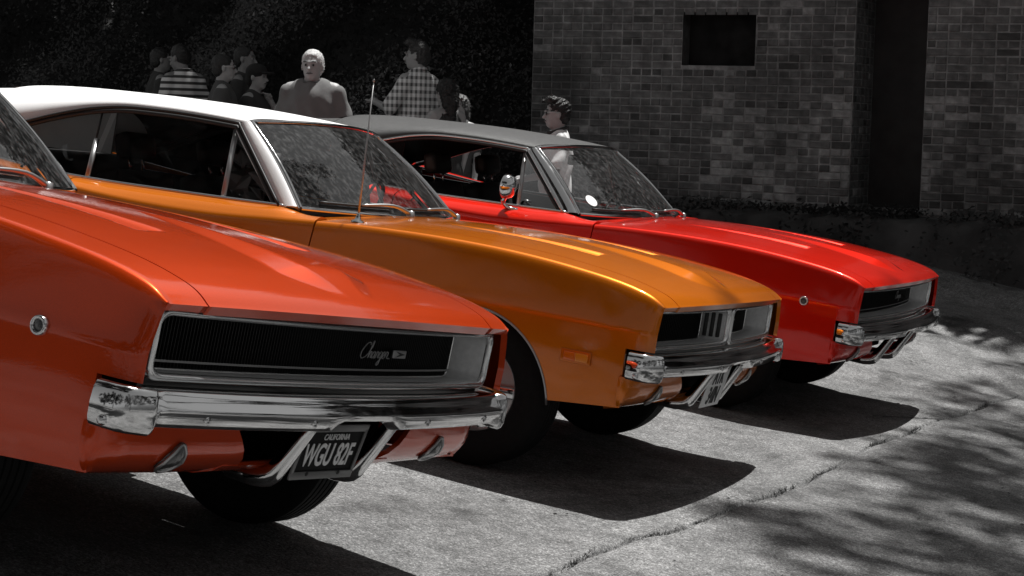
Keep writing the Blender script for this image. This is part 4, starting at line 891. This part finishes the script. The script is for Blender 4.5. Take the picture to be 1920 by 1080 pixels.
tee_g = mat('shirt_grey', .15, .9, noise=.05, nscale=12, bump=.6, bscale=9); tee_d = mat('shirt_dark', .035, .9, noise=.1, nscale=10, bump=.25, bscale=26); tee_w = mat('shirt_white', .74, .85, bump=.2, bscale=26); tee_m = mat('shirt_charcoal', .07, .9, bump=.25, bscale=26)
jeans = mat('trousers', .05, .9, noise=.1); shoe = mat('shoe_leather', .02, .5); eyew = mat('eye_white', .3, .3); eyek = mat('eye_iris', .01, .2); lipm = mat('lips', .08, .5); lens_m = mat('sunglass_lens', .01, .08, coat=1); frame_w = mat('sunglass_frame', .5, .3)
def pattern(name, kind):
    m, t, p = new_mat(name); p.inputs['Roughness'].default_value = .9; tc = t.nodes.new('ShaderNodeTexCoord'); sp = t.nodes.new('ShaderNodeSeparateXYZ'); t.links.new(tc.outputs['Object'], sp.inputs[0])
    def band(o, freq, th):
        a = t.nodes.new('ShaderNodeMath'); a.operation = 'MULTIPLY'; a.inputs[1].default_value = freq; t.links.new(o, a.inputs[0])
        b = t.nodes.new('ShaderNodeMath'); b.operation = 'SINE'; t.links.new(a.outputs[0], b.inputs[0])
        c = t.nodes.new('ShaderNodeMapRange'); c.inputs['From Min'].default_value = th-.25; c.inputs['From Max'].default_value = th+.25; t.links.new(b.outputs[0], c.inputs['Value']); return c.outputs[0]
    mx = t.nodes.new('ShaderNodeMixRGB')
    if kind == 'stripe':
        t.links.new(band(sp.outputs['Z'], 2*math.pi/.062, .15), mx.inputs[0]); mx.inputs[1].default_value = (.62, .62, .62, 1); mx.inputs[2].default_value = (.045, .045, .045, 1)
    else:
        ay = t.nodes.new('ShaderNodeMath'); ay.operation = 'ADD'; t.links.new(sp.outputs['Y'], ay.inputs[0]); t.links.new(sp.outputs['X'], ay.inputs[1])
        a = band(ay.outputs[0], 2*math.pi/.058, .1); b = band(sp.outputs['Z'], 2*math.pi/.062, .1); s_ = t.nodes.new('ShaderNodeMath'); s_.operation = 'ADD'; t.links.new(a, s_.inputs[0]); t.links.new(b, s_.inputs[1])
        h = t.nodes.new('ShaderNodeMath'); h.operation = 'MULTIPLY'; h.inputs[1].default_value = .5; t.links.new(s_.outputs[0], h.inputs[0]); t.links.new(h.outputs[0], mx.inputs[0]); mx.inputs[1].default_value = (.8, .8, .8, 1); mx.inputs[2].default_value = (.11, .11, .11, 1)
    t.links.new(mx.outputs[0], p.inputs['Base Color']); return m
stripe = pattern('shirt_striped', 'stripe'); tartan = pattern('shirt_checked', 'tartan')
def person(head, height, face, label, skin, hair, shirt, collar=None, girth=1., arms=((0, 0), (0, 0)), head_yaw=0., head_pitch=0., hairstyle='short', glasses=None, sleeve=.62, strap=False, lean=0., fingers=True, drop=.0):
    k = height/1.75; x0, y0, ztop = head; fz = ztop-height+drop*height/1.75
    root = empty('person', Matrix.Translation((x0, y0, fz)) @ Matrix.Rotation(face, 4, 'Z') @ Matrix.Diagonal((k, k, k, 1))); tag(root, label, 'person', 'people standing behind the cars')
    b = SDF((-.36, -.52, -.01), (.62, .52, 1.80)); g = girth
    HC = np.array([.015, 0, 1.628-drop]); Ry = np.array(Matrix.Rotation(head_yaw, 3, 'Z') @ Matrix.Rotation(head_pitch, 3, 'Y')); NK = np.array([-.005, 0, 1.50])
    def H(v_): return NK+Ry @ (HC-NK+np.array(v_, float))
    # legs, pelvis, torso, neck
    for s in (-1, 1):
        b.cap((0, s*.095, .90), (.01, s*.10, .50), .085*g, .058, .03).cap((.01, s*.10, .50), (-.02, s*.10, .10), .056, .038, .02).cap((-.04, s*.10, .04), (.14, s*.115, .035), .040, .032, .02)
    b.ell((0, 0, .95), (.105*g, .165*g, .13), .05).ell((0, 0, 1.10), (.095*g, .145*g, .14), .06).ell((0, 0, 1.29), (.115*g, .17*g, .18), .06)
    for s in (-1, 1): b.cap((-.005, s*.06, 1.455), (-.005, s*.155*min(g, 1.12), 1.42), .045, .058, .05)
    b.cap((-.012, 0, 1.42), H((-.018, 0, -.06)), .062, .052, .03)
    sh = SDF((-.36, -.52, .7), (.62, .52, 1.56)); sh.ell((.01, 0, .98), (.145*g, .18*g, .17), .05).ell((.012, 0, 1.12), (.14*g, .172*g, .17), .06).ell((0, 0, 1.29), (.14*g, .178*g, .20), .06)
    JO = []
    for s, (el, wr) in zip((1, -1), arms):
        S0 = np.array([-.005, s*.168*min(g, 1.15), 1.39]); E_ = np.array(el, float) if el else np.array([-.03, s*.225*min(g, 1.2), 1.12]); W_ = np.array(wr, float) if wr else np.array([.06, s*.235*min(g, 1.2), .88])
        b.cap(S0, E_, .052, .040, .025).cap(E_, W_, .040, .027, .02); d = (W_-E_)/np.linalg.norm(W_-E_); pl = W_+d*.065; sd = np.cross(d, (0, 0, 1)); sd = sd/np.linalg.norm(sd) if np.linalg.norm(sd) > .2 else np.array([1., 0, 0]); up_ = np.cross(sd, d)
        b.cap(W_, pl, .028, .034, .012, )
        curl = up_*(-.010) if up_[2] > 0 else up_*.010
        for q, (of, ln) in enumerate(((-.030, .062), (-.010, .072), (.011, .068), (.030, .052))):
            p0 = pl+sd*of; p1 = p0+d*ln*.55+curl; p2 = p1+d*ln*.4+curl*2.4; b.cap(p0, p1, .0105, .0098, .004).cap(p1, p2, .0098, .0085, .003)
        th0 = W_+d*.035-sd*.026; b.cap(th0, th0-sd*.028+d*.028, .0125, .011, .006).cap(th0-sd*.028+d*.028, th0-sd*.034+d*.058, .011, .0088, .003)
        if not strap:
            sh.cap((-.008, s*.035, 1.465), S0, .056, .056*min(g, 1.05), .07); sh.cap(S0, S0+(E_-S0)*sleeve, .060*min(g, 1.08), .072*min(g, 1.1), .04)
    # head
    b.ell(H((-.012, 0, .035)), (.094, .077, .088), .02).ell(H((.022, 0, -.03)), (.07, .062, .085), .03).ell(H((.052, 0, -.083)), (.03, .034, .026), .02)
    b.cap(H((.084, 0, .012)), H((.106, 0, -.024)), .010, .0155, .012).ell(H((.074, 0, .030)), (.02, .052, .013), .012)
    for s in (-1, 1):
        b.ell(H((.092, s*.031, .012)), (.016, .019, .013), 0, True); b.ell(H((-.008, s*.08, -.002)), (.018, .010, .032), .006)
    b.ell(H((.088, 0, -.055)), (.012, .026, .010), .008)
    body = b.mesh('body', skin, root)
    sX, sY, sZ = np.meshgrid(*sh.X, indexing='ij'); ph = 7*height*13
    sh.D += .0075*np.sin(30*sZ+16*np.abs(sY)+3*np.sin(11*sY+ph)+4*np.sin(9*sX))*np.clip((1.40-sZ)/.15, 0, 1)+.004*np.sin(52*sY+12*sZ+ph)
    sh.cut((0, 0, -1), -.80)
    sh.ell((.022, 0, 1.545), (.078, .078, .085), 0, True); st = sh.mesh('shirt', shirt, root)
    tr_ = SDF((-.25, -.33, .03), (.25, .33, 1.05), .012); tr_.ell((0, 0, .94), (.118*g, .178*g, .14), .05)
    for s in (-1, 1): tr_.cap((0, s*.098, .90), (.01, s*.102, .50), .098*g, .076, .04).cap((.01, s*.102, .50), (-.015, s*.102, .09), .075, .066, .03)
    tr_.mesh('trousers', jeans, root)
    for s in (-1, 1):
        f = SDF((-.14, -.1, -.01), (.24, .1, .16), .012); f.cap((-.04, 0, .045), (.15, 0, .036), .05, .042, .02); o = f.mesh('shoe', shoe, root); o.location = (0, s*.108, 0)
        mb = MB(); mb.lathe([(.0001, .0125), (.006, .011), (.011, .006), (.0125, 0), (.011, -.006), (.0001, -.0125)], 12, np.zeros(3), 0); e = mb.build('eye', eyew, root); e.location = H((.078, s*.031, .010))
        mb = MB(); mb.lathe([(.0001, .003), (.0065, .002), (.0085, 0)], 10, np.zeros(3), 0); e2 = mb.build('iris', eyek, e); e2.location = Ry @ np.array((.0118, 0, 0)); e2.rotation_euler = (0, 0, head_yaw)
        mb = MB(); mb.tube([H((.087, s*.014, .034)), H((.090, s*.03, .040)), H((.078, s*.05, .036))], .0052, 6); mb.build('eyebrow', hair_b, root)
    mb = MB(); mb.tube([H((.088, -.026, -.056)), H((.099, -.012, -.053)), H((.101, 0, -.055)), H((.099, .012, -.053)), H((.088, .026, -.056))], [.003, .0055, .006, .0055, .003], 6); mb.build('lips', lipm, root)
    # hair
    lo = H((0, 0, 0))-.2; lo[2] -= .25; ha = SDF(lo, H((0, 0, 0))+.2, .008)
    if hairstyle in ('short', 'quiff', 'crop'):
        ha.ell(H((-.020, 0, .048)), (.100, .084, .090), .02).ell(H((-.055, 0, -.005)), (.060, .080, .080), .02)
        if hairstyle == 'quiff': ha.ell(H((.045, 0, .118)), (.06, .06, .035), .02)
    elif hairstyle == 'cap':
        ha.ell(H((-.01, 0, .055)), (.108, .092, .085), .02).ell(H((.11, 0, .045)), (.075, .07, .014), .012).ell(H((-.06, 0, -.02)), (.055, .078, .08), .02)
    else:
        ha.ell(H((-.022, 0, .042)), (.106, .094, .097), .02).ell(H((-.065, 0, -.05)), (.06, .088, .12), .04).cap(H((-.09, 0, -.06)), H((-.10, 0, -.24)), .06, .035, .04)
    for q in (.046, -.01, -.06): ha.ell(H((.096 if hairstyle != 'cap' else .105, 0, q-(.045 if hairstyle == 'cap' else .0))), (.062, .066, .048), 0, True)
    hX, hY, hZ = np.meshgrid(*ha.X, indexing='ij')
    if hairstyle != 'cap': ha.D += (.45 if hairstyle == 'crop' else 1)*(.0045*np.sin(95*hX+40*hZ+5*np.sin(60*hY))*np.sin(110*hY+30*hZ)+.0035*np.sin(170*hZ+90*hX))
    ho = ha.mesh('cap' if hairstyle == 'cap' else 'hair', hair, root)
    if hairstyle != 'cap':                                             # loose locks break the outline
        me = ho.data; nv_ = len(me.vertices); co = np.zeros(nv_*3, np.float32); me.vertices.foreach_get('co', co); co = co.reshape(-1, 3); no = np.zeros(nv_*3, np.float32); me.vertices.foreach_get('normal', no); no = no.reshape(-1, 3)
        ok = np.where((no[:, 2] > -.35))[0]; ii = rng.choice(ok, 1500); c0 = co[ii]; n0_ = no[ii]; fl = np.array([-.35, 0, -.75]) if hairstyle != 'quiff' else np.array([.5, 0, .15])
        dr = n0_*rng.uniform(.25, .8, (1500, 1))+Ry @ fl+rng.normal(0, .3, (1500, 3)); dr /= np.linalg.norm(dr, axis=1)[:, None]; ln = rng.uniform(.010, .026, (1500, 1))*(1.5 if hairstyle == 'long' else .45 if hairstyle == 'crop' else 1)
        sd_ = np.cross(dr, n0_); sd_ /= np.linalg.norm(sd_, axis=1)[:, None]+1e-6; Vh = np.stack([c0-sd_*.0022-n0_*.003, c0+sd_*.0022-n0_*.003, c0+dr*ln], 1).reshape(-1, 3)
        fast('hair_locks', Vh, np.arange(4500).reshape(-1, 3), hair, ho)['kind'] = 'stuff'
    if glasses:
        mb = MB()
        for s in (-1, 1):
            if glasses == 'head': pass
            cz = .012 if glasses != 'head' else .088; cx = .094 if glasses != 'head' else .06
            L_ = [H((cx-.012*abs(math.cos(t_))*(.3+s*math.cos(t_)*.0), s*.033+.029*math.cos(t_), cz+.020*math.sin(t_))) for t_ in np.linspace(0, 2*np.pi, 16, endpoint=False)]
            mb.add([H((cx+.004, s*.033, cz))]+L_, [(0, i+1, (i+1) % 16+1) for i in range(16)])
        gl_ = mb.build('sunglasses', lens_m, root); mb = MB()
        for s in (-1, 1): mb.tube([H((cx-.006, s*.060, cz+.006)), H((.05, s*.080, cz+.004)), H((-.01, s*.086, cz+.002))], .0042, 6)
        mb.tube([H((cx-.002, -.06, cz+.014)), H((cx+.008, 0, cz+.012)), H((cx-.002, .06, cz+.014))], .0035, 6); mb.build('glasses_frame', frame_w, gl_)
    cr_ = .0065 if collar is None else .009 if girth > 1.1 else .014
    if collar is None and not strap: collar = shirt
    if collar is not None:
        t_ = np.linspace(0, 2*np.pi, 25); mb = MB(); mb.tube([(.008+.074*math.cos(q), .078*math.sin(q), (1.50 if cr_ > .01 else 1.492)-.026*math.cos(q)) for q in t_], cr_, 8, cap=False); mb.build('collar', collar, st)
    if strap:
        for s in (-1, 1): mb = MB(); mb.tube(catmull([(.115, s*.07, 1.36), (.06, s*.085, 1.455), (-.02, s*.09, 1.468), (-.10, s*.08, 1.38)], 4), .010, 6); mb.build('strap', shirt, st)
    return root
AL = math.atan2(-RH[1], -RH[0]); AR = math.atan2(RH[1], RH[0]); AC = math.atan2(-FH[1], -FH[0]); AW = math.atan2(FH[1], FH[0])
person((-5.151, 5.56, 2.103), 1.79, AC-.15, 'heavy set man with short grey hair in a plain grey t-shirt', skin_a, hair_g, tee_g, collar=mat('shirt_grey_rib', .08, .9), girth=1.2, hairstyle='crop', sleeve=.9, drop=.03)
person((-5.417, 8.076, 2.283), 1.84, AL-.75, 'man in a checked shirt turned away with one hand raised', skin_b, hair_b, tartan, collar=tartan, arms=(((.10, .25, 1.16), (.36, .16, 1.22)), (None, None)), head_yaw=.55, hairstyle='quiff', sleeve=.9, girth=1.02)
person((-4.651, 7.056, 1.925), 1.66, AL-.9, 'woman with dark tied hair and a dark strap over her bare shoulder', skin_b, hair_k, tee_d, strap=True, hairstyle='long', girth=.92)
person((-4.868, 7.817, 1.80), 1.54, AC-.35, 'girl looking this way with glasses pushed up in her hair', skin_a, hair_b, tee_m, hairstyle='long', glasses='head', girth=.86)
person((-3.164, 5.919, 1.766), 1.66, AL+.1, 'boy in sunglasses and a white polo shirt with dark collar', skin_a, hair_k, tee_w, collar=tee_d, arms=(((.05, .24, 1.15), (.27, .12, 1.10)), (None, None)), hairstyle='quiff', glasses='on', sleeve=.7, girth=.9)
person((-7.962, 8.1, 2.236), 1.76, AL-.95, 'man in a striped t-shirt seen from behind with head bowed', skin_c, hair_k, stripe, hairstyle='crop', head_yaw=.5, head_pitch=.3, sleeve=.75)
person((-6.973, 7.195, 2.114), 1.76, AR+.15, 'man in dark sunglasses and charcoal t-shirt in profile', skin_b, hair_k, tee_m, glasses='on', hairstyle='crop', sleeve=.75)
person((-7.521, 8.501, 2.238), 1.80, AR-.2, 'man half hidden behind the one in dark sunglasses', skin_c, hair_k, tee_d, hairstyle='crop')
person((-6.893, 7.656, 2.04), 1.70, AR-.35, 'person in a black cap resting chin on one hand', skin_b, mat('cap_cloth', .012, .85, bump=.2), tee_d, hairstyle='cap', arms=(((.20, .22, 1.18), (.13, .07, 1.40)), (None, None)))
person((-8.732, 8.865, 2.218), 1.72, AR+.3, 'shadowed man at far left behind the striped shirt', skin_c, hair_k, tee_d, hairstyle='crop')
